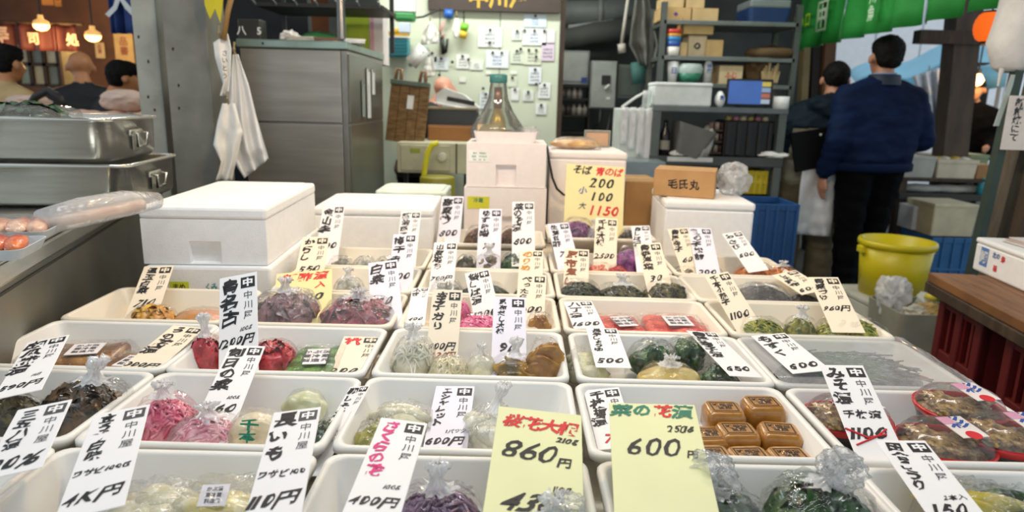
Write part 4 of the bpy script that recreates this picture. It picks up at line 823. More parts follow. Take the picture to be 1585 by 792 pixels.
notes = [((740, 42, 777, 73), '#E3E8E6', 'large white calendar sheet below the sign', 1), ((811, 22, 846, 42), '#CFE0E8', 'white sheet with blue clouds below the sign end', 1), ((808, 44, 846, 70), '#E6EAEA', 'white printed sheet with blue heading', 3), ((792, 46, 809, 62), '#DCE4DA', 'small pale sheet beside the blue headed one', 1), ((845, 46, 859, 68), '#E8DDE2', 'narrow flyer with red print at the board edge', 0), ((838, 66, 858, 94), '#D9C8DA', 'purple printed flyer at the board edge', 0),
 ((752, 78, 787, 105), '#DFE6EA', 'wide white note with a blue heading', 2), ((706, 84, 726, 106), '#E8EAE6', 'white memo pad under a black clip', 1), ((727, 94, 748, 108), '#DDE3DA', 'torn white slip beside the clipped memo pad', 0), ((672, 88, 694, 108), '#DCE6EA', 'white card under the hanging scissors', 1), ((662, 80, 676, 96), '#E3E6E0', 'little white card near the white coiled tube', 1), ((790, 76, 810, 98), '#D5DDCC', 'pale green note in the second column', 1), ((810, 74, 838, 100), '#D9DFC9', 'pale yellow sheet in the second column', 2),
 ((818, 104, 838, 130), '#E0E6EC', 'tall white slip right of the glass lamp top', 1), ((833, 128, 852, 152), '#E8ECEC', 'white slip at the lower board edge', 1), ((809, 140, 826, 156), '#DDE4DE', 'white square slip in the lower row', 1), ((791, 136, 803, 155), '#E6E8E8', 'small white slip beside the glass lamp', 1), ((829, 160, 846, 177), '#E8ECEC', 'lowest white slip on the board', 1), ((742, 142, 762, 168), '#DDE6E8', 'white slip leaning behind the glass lamp', 1), ((711, 120, 721, 127), '#E6E8E0', 'tiny white tag in the middle of the board', 0), ((752, 110, 760, 115), '#E6E8E0', 'tiny white tag below the wide note', 0), ((790, 110, 800, 115), '#E6E8E0', 'tiny white tag beside the lamp cap', 0), ((786, 118, 800, 134), '#D3DCC8', 'pale note with a red dot', 1)]
for (rc, col, lab, mg) in notes:
    o, w, h = pt('paper_note', lab, 'note', rc, BY - .012, 0, 'notes pinned to the board'); obj('sheet', b0((0, .004, h / 2), (w, .004, h), .0005, 0, 1), M(col, .6, var=.03), o)
    for j in range(mg): obj('magnet', lathe(NB(), [(0, 0), (.011, 0), (.011, .01), (0, .01)], 10), M('#22262A', .4), o, loc=((j - (mg - 1) / 2) * w * .4, 0, h * .86), rot=(R(90), 0, 0))
    if w > .08:
        bm = NB()
        for j in range(3): write_h(bm, 'お知らせ予定表'[j:j + 4], 0, h * (.62 - .2 * j), min(.03, h * .14), lambda u, v: (u, .0015, v))
        obj('print', bm, INKBLUE if 'blue' in lab else INKGREY, o)
for i, (px, py) in enumerate([(830, 130), (806, 76), (830, 88), (758, 66), (725, 92), (700, 96), (748, 137), (680, 116)]):
    p = P(px, py, BY - .02); o = obj('magnet', lathe(NB(), [(0, 0), (.012, 0), (.010, .012), (0, .012)], 12), M('#1E2226', .4), loc=p, rot=(R(90), 0, 0)); tag(o, 'small black magnet ' + ['above the slip at the lower board edge', 'on the pale green note top', 'on the pale yellow sheet corner', 'at the foot of the large calendar sheet', 'on the clipped memo pad side', 'left of the clipped memo pad', 'above the slip behind the glass lamp', 'below the white card under the scissors'][i], 'magnet', 'spare magnets on the board')
# hanging bits on the board
def tubes(name, label, cat, parts, Y):
    c = P(*parts[0][1][0], Y); o = thing(name, label, cat, c)
    for nm, pts, r, mat in parts: obj(nm, tube(NB(), [P(a, b, Y) - c for a, b in pts], r, 8), mat, o, True)
    return o
tubes('scissors', 'pink and black scissors hanging on the pale green board', 'scissors', [('handle', [(687, 34), (681, 48), (684, 58), (688, 52)], .012, M('#C08A86', .4)), ('blade', [(684, 58), (686, 84)], .016, BLACKM), ('blade', [(693, 60), (690, 82)], .01, BLACKM)], BY - .04)
tubes('keychain', 'green and yellow toy keychain hanging under the sign', 'keychain', [('string', [(718, 18), (718, 38)], .005, BLACKM), ('green_charm', [(714, 40), (724, 44)], .03, M('#7AC82E', .4)), ('yellow_charm', [(712, 52), (722, 55)], .03, M('#E0B83A', .4))], BY - .06)
tubes('badge', 'round blue badge pinned beside the sign', 'badge', [('disc', [(688, 21), (701, 22)], .035, M('#2E62B4', .4))], BY - .05)
tubes('coiled_tube', 'white ribbed tube slanting before the pale green board', 'tube', [('tube', [(636, 98), (646, 88), (657, 74)], .055, M('#DDE0DC', .5))] + [('rib', [(638 + 5 * k, 93 - 5 * k), (642 + 5 * k, 97 - 5 * k)], .05, M('#9AA29E', .5)) for k in range(4)], BY - .25)
hang('hung_bag', 'small white carrier bag hanging on the pale green board', [(664, 34), (654, 50), (651, 70)], [(668, 34), (678, 50), (680, 66)], BY - .12, CLOTHW, .03, 5)
hang('hung_gloves', 'white gloves hanging beside the toy keychain', [(704, 28), (699, 45), (704, 58)], [(710, 28), (712, 45), (710, 58)], BY - .08, M('#E6E6DC', .7), .02, 6, cat='gloves')
hang('hung_rag', 'white rag hanging below the white ribbed tube', [(660, 88), (656, 105), (654, 120)], [(668, 88), (674, 105), (672, 118)], BY - .1, CLOTHW, .02, 7, cat='rag')
o, w, h = pbox('soap_dispenser', 'white dispenser with a green base at the top of the board', 'dispenser', (608, -20, 642, 18), 5.2, .1, WHITEP); obj('green_base', b0((0, .05, -.03), (w * .96, .1, .07), .02), M('#3E8A4E', .4), o); obj('label', b0((0, .03, -.11), (w * .5, .06, .07), .004), M('#C9D6E8', .5), o)
o, w, h = pt('basket', 'turquoise wire basket with white rim in front of the board', 'basket', (594, 55, 632, 88), 5.44)
obj('basket_body', b0((0, .06, h * .45), (w * .96, .12, h * .85), .01), M('#3E9AA8', .5), o); obj('rim', b0((0, .06, h * .93), (w, .14, h * .1), .004), WHITEP, o)
for i in range(5): obj('slat', b0((0, -.004, h * (.12 + .16 * i)), (w * .94, .008, h * .05)), M('#2E8090', .5), o)
tubes('yellow_gloves', 'yellow rubber gloves lying on the turquoise basket', 'gloves', [('glove', [(601, 54), (612, 49), (634, 46)], .022, M('#D8A81E', .4)), ('glove', [(604, 56), (620, 54), (634, 51)], .018, M('#D8A81E', .4))], 5.46)
bm = NB(); tube(bm, [P(588, 18, 5.3), P(620, 30, 5.3), P(655, 26, 5.3), P(682, 14, 5.3)], .008, 6); tag(obj('wire', bm, BLACKM, None, True), 'black wire sagging before the green board', 'wire')
# leaning wooden board with handles
o, w, h = pt('wooden_board', 'worn brown wooden board with a white tag leaning in the shop', 'board', (594, 124, 656, 220), 4.6, R(-6)); o.rotation_euler = (R(-8), R(5), R(-6))
for i in range(4): obj('plank', b0((-w / 2 + w / 4 * (i + .5), .012, h / 2), (w / 4 - .003, .024, h), .002), M('#8A6A3E', .65, hex2='#5E4426', scale=7, stretch=(2, 2, 8)), o)
obj('top_rail', b0((0, .0, h - .015), (w, .04, .03), .003), M('#5A6A5E', .5), o); obj('white_tag', b0((w * .05, -.004, h * .66), (w * .16, .006, h * .22)), WHITEP, o)
for s in (-.32, .30): obj('handle', tube(NB(), [(s * w - .02, 0, h), (s * w - .015, 0, h + .07), (s * w + .015, 0, h + .07), (s * w + .02, 0, h)], .012, 8), M('#8A6A4A', .5), o, True)
# counter with till, printer and boxes in front of the board
o, w, h = pbox('dark_carton', 'dark grey open box below the printer', 'box', (662, 168, 738, 194), 4.75, .3, M('#3A4042', .6)); obj('rim', b0((0, .15, h), (w + .02, .32, .015), .003), M('#8A7E66', .6), o)
o, w, h = pt('printer', 'tilted pale grey printer lying on the dark grey box', 'printer', (672, 140, 742, 168), 4.8); o.rotation_euler.y = R(9)
bm = NB(); extr(bm, [(-w / 2, .02), (w / 2, .0), (w / 2, .03), (w * .1, .10), (-w * .35, h), (-w / 2, h * .6)], .24, at=0); obj('housing', bm, M('#C9CCC8', .4), o); obj('paper_slot', b0((.02, -.002, .055), (w * .62, .012, .03), .004, 0), BLACKM, o); obj('tray_lip', b0((0, -.02, .012), (w * .9, .05, .012), .003), WHITEP, o)
o, w, h = pbox('wooden_box', 'orange brown wooden box under the dark grey box', 'box', (662, 194, 732, 222), 4.7, .3, M('#8A5A2A', .55, hex2='#6E4420', scale=4, stretch=(1, 1, 6))); obj('front', b0((0, -.006, h / 2), (w * .96, .012, h * .86), .004), M('#94622E', .5), o)
o, w, h = pbox('beige_cabinet', 'beige drawer cabinet with a green label below the leaning board', 'cabinet', (615, 221, 724, 268), 4.45, .45, M('#BDBBA0', .5, var=.08)); obj('drawer_front', b0((-w * .1, -.006, h * .5), (w * .7, .012, h * .84), .004), M('#B5B398', .5), o); obj('green_label', b0((-w * .24, -.014, h * .74), (w * .14, .004, h * .14)), M('#8A9A2E', .5), o); obj('knob', lathe(NB(), [(0, 0), (.03, 0), (.026, .02), (0, .024)], 16), M('#D2D0BE', .4), o, loc=(w * .14, -.012, h * .55), rot=(R(90), 0, 0)); obj('seam', b0((w * .34, -.002, h / 2), (.008, .01, h)), DARK, o)
for s in (-.45, .45): obj('leg', b0((s * w, .2, -.45 * 1), (.03, .03, .9)), DARK, o)
tubes('yellow_hose', 'bright yellow hose arching over the beige cabinet', 'hose', [('hose', [(655, 300), (657, 262), (662, 236), (669, 224), (678, 221)], .018, M('#D2CC2A', .4))], 4.25)
o, w, h = pt('yellow_drum', 'olive yellow drum on the floor behind the foam boxes', 'drum', (650, 275, 704, 330), 4.2); h += o.location.z; o.location.z = 0; obj('drum', lathe(NB(), [(0, 0), (w / 2, 0), (w / 2, .02), (w * .48, .1), (w / 2, h), (w * .46, h + .01), (0, h + .01)], 24), M('#8A8422', .5), o, True)
for k in range(3): obj('hoop', lathe(NB(), [(w * .5, 0), (w * .52, .008), (w * .5, .016)], 24), M('#5E5A18', .5), o, True, loc=(0, 0, h * (.2 + .3 * k)))
# dim store room: panels, ducts, cloths
o, w, h = pbox('grey_cabinet', 'grey steel cabinet with a blue tag in the dim store room', 'cabinet', (866, 78, 912, 131), 6.1, .3, M('#7E8A8A', .35, .4)); obj('door', b0((0, -.008, h * .52), (w * .92, .012, h * .86), .004), M('#8A9696', .3, .4), o); obj('blue_tag', b0((w * .34, -.018, h * .14), (w * .2, .006, h * .16)), INKBLUE, o)
o, w, h = pt('dark_rack', 'black shelf rack with jars in the dim store room', 'rack', (866, 133, 912, 205), 6.0)
for zz in (0, .36, .72, 1): obj('shelf', b0((0, .12, h * zz), (w, .24, .012)), BLACKM, o)
for s in (-1, 1): obj('side', b0((s * w / 2, .12, h / 2), (.015, .24, h)), BLACKM, o)
for i in range(9):
    c = o.location + Vector(((i % 5 - 2) * w * .19, .06, h * (.36 if i < 5 else .72) + .007)); q = lathe(NB(), [(0, 0), (.024, 0), (.024, .06), (.012, .075), (.012, .09), (0, .09)], 10); tag(obj('jar', q, M(random.choice(['#8A8A84', '#6A6258', '#A8A49A', '#4A4440']), .4), None, True, loc=c), ['first', 'second', 'third', 'fourth', 'fifth'][i % 5] + ' jar from the board side on the ' + ('lower' if i < 5 else 'upper') + ' tier of the black rack', 'jar', 'jars on the store room rack')
o, w, h = pbox('breaker_box', 'pale grey breaker box with a black switch in the store room', 'breaker box', (914, 94, 954, 168), 5.9, .12, M('#8E9692', .4, .3)); obj('cover', b0((0, -.008, h / 2), (w * .94, .014, h * .96), .004), M('#98A09C', .4, .3), o); obj('switch', b0((w * .08, -.02, h * .6), (w * .34, .02, h * .2), .003), BLACKM, o); obj('lever', tube(NB(), [(w * .05, -.03, h * .42), (w * .2, -.05, h * .5)], .012, 8), WHITEP, o); obj('name_plate', b0((w * .2, -.018, h * .22), (w * .14, .005, h * .04)), WHITEP, o)
o, w, h = pbox('fuse_panel', 'dark green grey fuse panel beside the breaker box', 'panel', (956, 100, 992, 152), 5.95, .06, M('#5E6A64', .5)); obj('frame', b0((0, -.004, h / 2), (w * .8, .01, h * .84), .003), M('#525E58', .5), o)
tubes('duct_pipe', 'broad grey duct slanting under the store room ceiling', 'duct', [('duct', [(866, 22), (930, 20), (990, 12)], .12, M('#5E6462', .6)), ('flange', [(925, 20), (931, 20)], .135, M('#6E7472', .6))], 6.3)
tubes('lagged_pipe', 'dark lagged pipe below the broad grey duct', 'pipe', [('pipe', [(872, 62), (920, 52), (985, 44)], .1, M('#3E423E', .8)), ('strip_lamp', [(880, 44), (950, 35)], .03, M('#8A9090', .4))], 6.2)
tubes('cable', 'black cable looping below the breaker box', 'cable', [('cable', [(930, 168), (928, 190), (918, 200), (940, 205), (946, 172)], .012, BLACKM)], 5.9)
hang('grey_apron', 'long grey cloth hanging from the store room ceiling', [(985, -20), (978, 30), (974, 70), (990, 100)], [(1000, -20), (1010, 30), (1018, 70), (1012, 104)], 5.5, M('#6E706A', .8), .06, 9, cat='cloth', folds=4)
tubes('pull_rope', 'pale pull rope with a tassel hanging in the store room', 'rope', [('rope', [(973, -10), (966, 40), (962, 68)], .012, M('#A8A49A', .7)), ('tassel', [(962, 68), (963, 82)], .03, M('#A8A49A', .7))], 5.4)
tubes('teal_cloth', 'teal sleeve hanging beside the grey cloth', 'cloth', [('sleeve', [(988, 96), (990, 130)], .06, M('#3E6E68', .7))], 5.6)
# white wrapped parcels between store room and shelf
o, w, h = pbox('wrapped_parcel', 'tall white parcel wrapped in crinkled plastic beside the shelf rack', 'parcel', (957, 168, 1010, 262), 4.6, .3, M('#C9D0CA', .5), .01)
for i in range(4): obj('plastic_strip', solidify(sheet(NB(), 6, 10, lambda u, v: ((i - 1.5) * w * .24 + (u - .5) * w * .18, -.012 + .02 * noise.noise(Vector((u * 3, v * 8, i))), h * (1.02 - v * (.6 + .1 * i)))), .002), FILM('#FFFFFF', .6, .4), o, True)
tubes('parcel_cord', 'pale cord and clear bottle on the wrapped parcel', 'bottle', [('bottle', [(1000, 166), (1002, 140)], .03, FILM('#E8F2EE', .3, .5)), ('cord', [(962, 166), (985, 150), (998, 143)], .008, WHITEP)], 4.65)
o, w, h = pbox('steel_bench', 'low steel bench edge behind the cartons', 'bench', (968, 250, 1030, 275), 4.3, .4, M('#8E9A9C', .35, .6)); obj('blue_edge', b0((0, -.006, -.02), (w, .012, .04)), M('#2E4A6E', .5), o)
for s in (-.4, .4): obj('leg', b0((s * w, .2, -.42), (.04, .04, .8)), DARK, o)
# ------------------------------------------------------------------ shelf rack and work table
SY = 5.1; RACK = M('#5E6460', .45, .5)
x0, x1, z0, z1 = at_box(1022, 1228, 33, 170, SY); w = x1 - x0
t = thing('shelf_rack', 'grey steel shelf rack filled with cartons and bowls', 'rack', ((x0 + x1) / 2, SY, 0)); RX = t.location.x
for s in (-1, 1):
    for y in (0, .42): obj('upright', span(s * w / 2 - .02, s * w / 2 + .02, y - .02, y + .02, 0, z1 + .12), RACK, t)
SHZ = [z1, P(1120, 88, SY).z, P(1120, 130, SY).z]
for z in SHZ: obj('shelf', span(-w / 2, w / 2, -.02, .44, z - .03, z, .003), M('#7A807C', .4, .5), t)
TYW = 4.55
x0, x1, z0, z1t = at_box(1008, 1216, 166, 262, TYW); w = x1 - x0
t = thing('work_table', 'dark steel work table with a lower shelf in front of the shelf rack', 'table', ((x0 + x1) / 2, TYW, 0)); zl = P(1110, 243, TYW).z
obj('table_top', span(-w / 2, w / 2, 0, .5, z1t - .035, z1t, .004), M('#6A7070', .4, .5), t); sh = obj('lower_shelf', span(-w / 2, w / 2, 0, .5, zl - .06, zl, .004), M('#4A4E4C', .45, .4), t); obj('label_strip', b0((-w * .2, -.004, zl - .02), (w * .34, .006, .03)), M('#C9CCC8', .5), sh)
for s in (-1, 1):
    for y in (.03, .47): obj('leg', span(s * (w / 2 - .03) - .025, s * (w / 2 - .03) + .025, y - .025, y + .025, 0, z1t - .035), RACK, t)
def on(px, Y, z): return Vector((XAT(px, Y, z), Y, z))
def small_carton(label, px0, px1, pyt, z, Y, dep, mat=CARDL, text=None, rz=0, tink=INK):
    x0, x1 = XAT(px0, Y, z), XAT(px1, Y, z); zt = P((px0 + px1) / 2, pyt, Y).z; return carton(label, x0, x1, Y, Y + dep, z + .001, max(zt, z + .03), rz, mat, text, True, tink=tink)
S0, S1, S2 = SHZ; YF = SY + .03
small_carton('small buff carton with a purple mark at the top shelf end', 1022, 1069, 12, S0, YF, .25, M('#C9A974', .7), '◆', tink=M('#6A3A8A', .6)); small_carton('small buff carton beside the marked one on the top shelf', 1071, 1111, 13, S0, YF, .25, M('#CDB07E', .7)); zz = P(1045, 12, YF).z + .003
small_carton('upper buff carton stacked at the top shelf end', 1024, 1058, -4, zz, YF + .02, .2, M('#D2B684', .7)); small_carton('upper buff carton stacked beside its twin on the top shelf', 1062, 1090, -2, zz, YF + .02, .2, M('#D2B684', .7))
o = thing('storage_bin', 'dark blue storage bin with a grey lid on the top shelf', 'bin', on(1190, YF, S0)); wq = XAT(1223, YF, S0) - XAT(1157, YF, S0); obj('bin', (lambda b: (tub(b, [(wq * .92, .3, 0), (wq, .34, .1), (wq * .96, .32, .1), (wq * .9, .28, .01)], .03), b)[1])(NB()), M('#1E3A66', .5), o, loc=(0, .15, 0)); obj('lid', b0((0, .15, .13), (wq * .96, .32, .06), .015), M('#7A8484', .5), o)
small_carton('buff shoe carton lying high on the second shelf', 1058, 1104, 36, P(1080, 53, YF).z, YF, .25, M('#C9AC72', .7)); small_carton('buff carton supporting the shoe carton, hidden half in shade', 1064, 1092, 55, S1, YF + .02, .2, M('#B9A888', .7), '◎'); small_carton('square buff carton at the middle of the second shelf', 1092, 1118, 62, S1, YF, .2, M('#BFA06A', .7)); small_carton('tiny buff carton beside the colourful cup', 1052, 1063, 66, S1, YF, .1, M('#C4A878', .7))
o = thing('striped_cup', 'colourful striped tall cup with a wooden stick on the second shelf', 'cup', on(1041, YF - .02, S1)); hs = [('#E8E2DC', .06), ('#2E5AA8', .10), ('#3A8AC8', .13), ('#E0A02E', .15), ('#C83A2A', .18)]; z_ = 0
for i, (c, ht) in enumerate(hs): obj('band', lathe(NB(), [(0, z_), (.042 + z_ * .06, z_), (.042 + ht * .06, ht), (0, ht)], 20), M(c, .4), o, True); z_ = ht
obj('stick', tube(NB(), [(.02, 0, .15), (.045, 0, .26)], .012, 8), M('#C9A468', .6), o)
o = thing('round_basket', 'flat brown wicker basket on the second shelf', 'basket', on(1192, YF + .1, S1)); obj('basket', lathe(NB(), [(0, 0), (.15, 0), (.19, .04), (.16, .07), (0, .075)], 28), M('#5E4A2E', .8, bump=.4, bscale=60), o, True); obj('handle', tube(NB(), [(-.1, 0, .07), (0, 0, .1), (.1, 0, .07)], .008, 6), M('#4A3820', .8), o)
o = thing('white_cup', 'white paper cup standing on the third shelf', 'cup', on(1040, YF, S2)); obj('cup', lathe(NB(), [(0, 0), (.03, 0), (.042, .15), (.036, .15), (.028, .01), (0, .01)], 18), WHITEP, o, True); bm = NB(); write_v(bm, '日', 0, .11, .05, lambda u, v: (u, -.042, v)); obj('mark', bm, INKBLUE, o)
o = thing('bowl', 'green bowl with a hazy white top on the third shelf', 'bowl', on(1066, YF, S2)); obj('bowl', lathe(NB(), [(0, 0), (.06, 0), (.09, .07), (.082, .07), (.055, .01), (0, .01)], 24), M('#2E7A5E', .4), o, True); obj('cover', lathe(NB(), [(.09, .07), (.095, .1), (.08, .135), (0, .14)], 24), M('#AEBDB8', .4), o, True)
o = thing('bottle', 'tall white printed bottle on the third shelf', 'bottle', on(1094, YF, S2)); obj('bottle', lathe(NB(), [(0, 0), (.03, 0), (.03, .13), (.024, .15), (.024, .17), (0, .17)], 18), M('#D6DAD6', .4), o, True); bm = NB(); write_v(bm, '特選', 0, .14, .035, lambda u, v: (u, -.031, v)); obj('print', bm, INKBLUE, o)
small_carton('cream carton with red and green print on the third shelf', 1112, 1148, 102, S2, YF, .2, M('#D9C49A', .65), 'ふじ', tink=INKRED)
o = thing('paper_sack', 'crumpled brown paper sack on the third shelf', 'sack', on(1168, YF + .12, S2)); obj('sack', blob(NB(), (0, 0, .13), (.1, .1, .14), .35, 3, 3, 3), M('#6A5234', .8), o)
o = thing('stick_holder', 'bundle of pale wooden sticks standing in a holder', 'holder', on(1190, YF - .02, S2 - .1)); obj('holder', b0((0, .03, .06), (.1, .08, .12), .006), M('#4A4640', .6), o)
for i in range(9): obj('stick', tube(NB(), [(-.04 + .01 * i, .03, .05), (-.06 + .016 * i, .02 + .01 * (i % 3), .20 + .02 * (i % 4))], .009, 6), M('#C8B182', .6), o)
o = thing('foam_carton', 'long white foam box lying on the work table', 'foam box', on(1055, TYW + .08, z1t)); w_ = XAT(1102, TYW, z1t) - XAT(1012, TYW, z1t); obj('box_body', b0((0, .1, .065), (w_, .24, .13), .012), M('#D5DAD8', .6), o); obj('lid', b0((0, .1, .14), (w_ * 1.01, .25, .025), .01), M('#DDE2E0', .6), o)
o = thing('monitor', 'small monitor with a blue screen on the work table', 'monitor', on(1157, TYW + .1, z1t), R(-4)); w_ = XAT(1191, TYW + .1, z1t) - XAT(1122, TYW + .1, z1t); obj('bezel', b0((0, 0, .1), (w_, .025, .175), .005), BLACKM, o); s = obj('screen', b0((-.03, -.0145, .1), (w_ * .72, .003, .15)), M('#3E62A8', .3, emit=.35, var=.05), o)
for i, c in enumerate(('#C8B85A', '#8AA0C0', '#B06A5A', '#A8B8C8')): obj('button_tile', b0((w_ * .35, -.0145, .155 - .037 * i), (w_ * .2, .003, .03)), M(c, .4, emit=.25), s)
obj('stand', b0((0, .05, .012), (.12, .12, .02), .004), BLACKM, o)
o = thing('card_reader', 'white rounded card reader beside the blue screen', 'reader', on(1113, TYW + .06, z1t)); obj('body', blob(NB(), (0, 0, .05), (.03, .05, .055), .15, 2, 2, 2), WHITEP, o, True); obj('slot', b0((0, -.045, .06), (.02, .01, .03)), INKBLUE, o)
o = thing('paper_roll', 'white roll and cups at the far end of the work table', 'roll', on(1208, TYW + .1, z1t)); obj('roll', lathe(NB(), [(0, 0), (.05, 0), (.05, .08), (.015, .08), (.015, .02), (0, .02)], 20), WHITEP, o, True)
o = thing('grey_bin', 'tilted grey tub with a yellow bag under the work table', 'tub', on(1058, TYW + .1, zl)); o.rotation_euler.y = R(16); obj('tub', (lambda b: (tub(b, [(.16, .22, 0), (.26, .3, .2), (.25, .29, .2), (.15, .2, .01)], .03), b)[1])(NB()), M('#6E6E6A', .5), o); obj('yellow_bag', blob(NB(), (.09, -.06, .1), (.05, .06, .12), .4, 3, 3, 2), FILM('#E6E07A', .4, .3), o, True)
o = thing('soy_bottle', 'dark soy bottle beside the tilted grey tub', 'bottle', on(1027, TYW + .05, zl)); obj('bottle', lathe(NB(), [(0, 0), (.035, 0), (.035, .14), (.014, .19), (.014, .23), (0, .23)], 18), M('#1A1210', .2), o, True); obj('label', lathe(NB(), [(.0355, .04), (.0355, .1)], 18), M('#8A8478', .6), o)
o = thing('jar_rack', 'small tiered jar rack under the work table', 'rack', on(1105, TYW + .15, zl))
for i in range(3): s = obj('tier', b0((0, 0, .02 + .075 * i), (.14, .1, .01)), M('#5A4A3A', .6), o); [obj('jar', lathe(NB(), [(0, 0), (.016, 0), (.016, .045), (0, .05)], 10), M(c, .4), s, True, loc=(-.04 + .04 * j, -.02, .026 + .075 * i)) for j, c in enumerate(('#8A6A5A', '#A89A8A', '#6A4A4A'))]
o = thing('bottle_crate', 'black crate packed with dark bottles under the work table', 'crate', on(1156, TYW + .06, zl)); obj('crate', b0((0, .12, .12), (.33, .24, .24), .008), BLACKM, o)
for i in range(5): obj('rib', b0((-.14 + .07 * i, -.008, .12), (.03, .014, .22), .006), M('#17171A', .5), o)
for i in range(6): obj('cap', lathe(NB(), [(0, 0), (.022, 0), (.02, .03), (0, .03)], 12), M(['#A89A5A', '#B07A8A', '#C9C0A0'][i % 3], .4), o, True, loc=(-.13 + .05 * i, .06, .24))
crumple('white folded towel on the lower table shelf', on(1196, TYW + .05, zl), (.2, .14, .04), CLOTHW, 'towel', 4, None, .25, 'towel'); crumple('white crumpled cloth below the tilted grey tub', on(1052, TYW + .03, zl), (.13, .08, .035), CLOTHW, 'cloth', 6, None, .3, 'cloth')
def crate(label, rect, Y, dep, mat, nx=4, nz=2, name='plastic_crate', ground=False):
    o, w, h = pt(name, label, 'crate', rect, Y); th = .012
    if ground: h += o.location.z; o.location.z = 0
    obj('floor_panel', b0((0, dep / 2, th / 2), (w, dep, th)), mat, o)
    for y in (th / 2, dep - th / 2): obj('rim', b0((0, y, h - .02), (w, th * 1.6, .04), .003), mat, o); obj('wall', b0((0, y, h / 2), (w - .01, th * .6, h - .02)), mat, o)
    for s in (-1, 1): obj('side', b0((s * (w / 2 - th / 2), dep / 2, h / 2), (th, dep, h), .003), mat, o)
    for i in range(nx + 1): obj('rib', b0((-w / 2 + th + (w - 2 * th) * i / nx, -.003, h / 2), (.018, .016, h), .003), mat, o)
    for j in range(1, nz): obj('rail', b0((0, -.002, h * j / nz), (w, .014, .02), .003), mat, o)
    return o
crate('yellow plastic crate under the work table', (1148, 264, 1188, 300), TYW + .06, .3, M('#C8B41E', .5)); crate('blue plastic crate on the floor beside the khaki trousers', (1166, 316, 1234, 395), 4.12, .36, M('#1E4E86', .5), ground=True); crate('dark grey plastic crate carrying the yellow one', (1146, 303, 1190, 395), TYW + .05, .32, M('#3A3E40', .5), ground=True)
# ------------------------------------------------------------------ people
SKIN = M('#B98468', .5, var=.08, scale=20, sss=.05); HAIRM = M('#0C0908', .7, spec=.2, var=.3, scale=60, bump=.6, bscale=90, stretch=(1, 1, .3))
def hull_mesh(bm, sph):
    tmp = NB()
    for (c, r) in sph:
        q = bmesh.ops.create_icosphere(tmp, subdivisions=2, radius=1); rr = r if isinstance(r, tuple) else (r, r, r)
        for v in q['verts']: v.co = Vector((v.co.x * rr[0] + c[0], v.co.y * rr[1] + c[1], v.co.z * rr[2] + c[2]))
    h = bmesh.ops.convex_hull(tmp, input=tmp.verts[:]); dead = [v for v in tmp.verts if not v.link_faces]
    if dead: bmesh.ops.delete(tmp, geom=dead, context='VERTS')
    me = bpy.data.meshes.new('hull'); tmp.to_mesh(me); bvh = BVHTree.FromBMesh(tmp); tmp.free(); bm.from_mesh(me); bpy.data.meshes.remove(me); return bvh
def person(label, X, Y, ztop, rz, mats, prims, hair=None, voxel=.012, extra=None, fold=.012):
    """prims: (spheres, material index); grown into one continuous surface"""
    s = ztop / 1.72; o = thing('person', label, 'person', (X, Y, 0), rz); o.scale = (s, s, s); bm = NB(); trees = []
    for sph, mi in prims: trees.append((hull_mesh(bm, sph), mi))
    me = bpy.data.meshes.new('body'); bm.to_mesh(me); bm.free(); tmp = bpy.data.objects.new('body', me); COL.objects.link(tmp)
    m = tmp.modifiers.new('r', 'REMESH'); m.mode = 'VOXEL'; m.voxel_size = voxel; m2 = tmp.modifiers.new('s', 'SMOOTH'); m2.iterations = 4; m2.factor = .5
    me2 = bpy.data.meshes.new_from_object(tmp.evaluated_get(bpy.context.evaluated_depsgraph_get())); bpy.data.objects.remove(tmp); bpy.data.meshes.remove(me)
    for mm in mats: me2.materials.append(mm)
    for p in me2.polygons:
        c = p.center; best = 9; bi = 0
        for tr, mi in trees:
            q = tr.find_nearest(c, best + .001)
            if q[0] is not None and q[3] < best: best = q[3]; bi = mi
        p.material_index = bi; p.use_smooth = True
    vm = {}
    for p in me2.polygons:
        for v in p.vertices: vm.setdefault(v, set()).add(p.material_index)
    nrm = [v.normal.copy() for v in me2.vertices]
    for i, v in enumerate(me2.vertices):                       # cloth folds
        if 0 not in vm.get(i, ()):
            c = v.co; v.co = c + nrm[i] * fold * (noise.noise(Vector((c.x * 7, c.y * 7, c.z * 16))) + .5 * noise.noise(Vector((c.x * 16, c.y * 16, c.z * 30))))
    b = bpy.data.objects.new('body', me2); COL.objects.link(b); b.parent = o
    if hair:
        bm = NB(); hull_mesh(bm, hair); me = bpy.data.meshes.new('hair'); bm.to_mesh(me); bm.free(); tmp = bpy.data.objects.new('hair', me); COL.objects.link(tmp)
        m = tmp.modifiers.new('r', 'REMESH'); m.mode = 'VOXEL'; m.voxel_size = .009; me3 = bpy.data.meshes.new_from_object(tmp.evaluated_get(bpy.context.evaluated_depsgraph_get())); bpy.data.objects.remove(tmp)
        for v in me3.vertices: v.co += Vector((noise.noise(v.co * 70), noise.noise(v.co * 65 + Vector((3, 1, 2))), noise.noise(Vector((v.co.x * 90, v.co.y * 90, v.co.z * 25))))) * .006
        for p in me3.polygons: p.use_smooth = True
        obj('hair', me3, HAIRM, o)
    for e in extra or []: obj(*e[:3], o, True)
    return o
def head(c, tilt=0):
    x, y, z = c
    return [([((x, y - .015, z + .03), .086), ((x, y + .035, z - .015), .070), ((x, y + .05, z - .075), .042)], 0), ([((x, y + .105, z + .0), .012), ((x, y + .118, z - .03), .016)], 0),
            ([((x - .096, y + .005, z - .01), (.014, .022, .032))], 0), ([((x + .096, y + .005, z - .01), (.014, .022, .032))], 0), ([((x, y + .095, z - .058), (.024, .012, .008))], 0)]
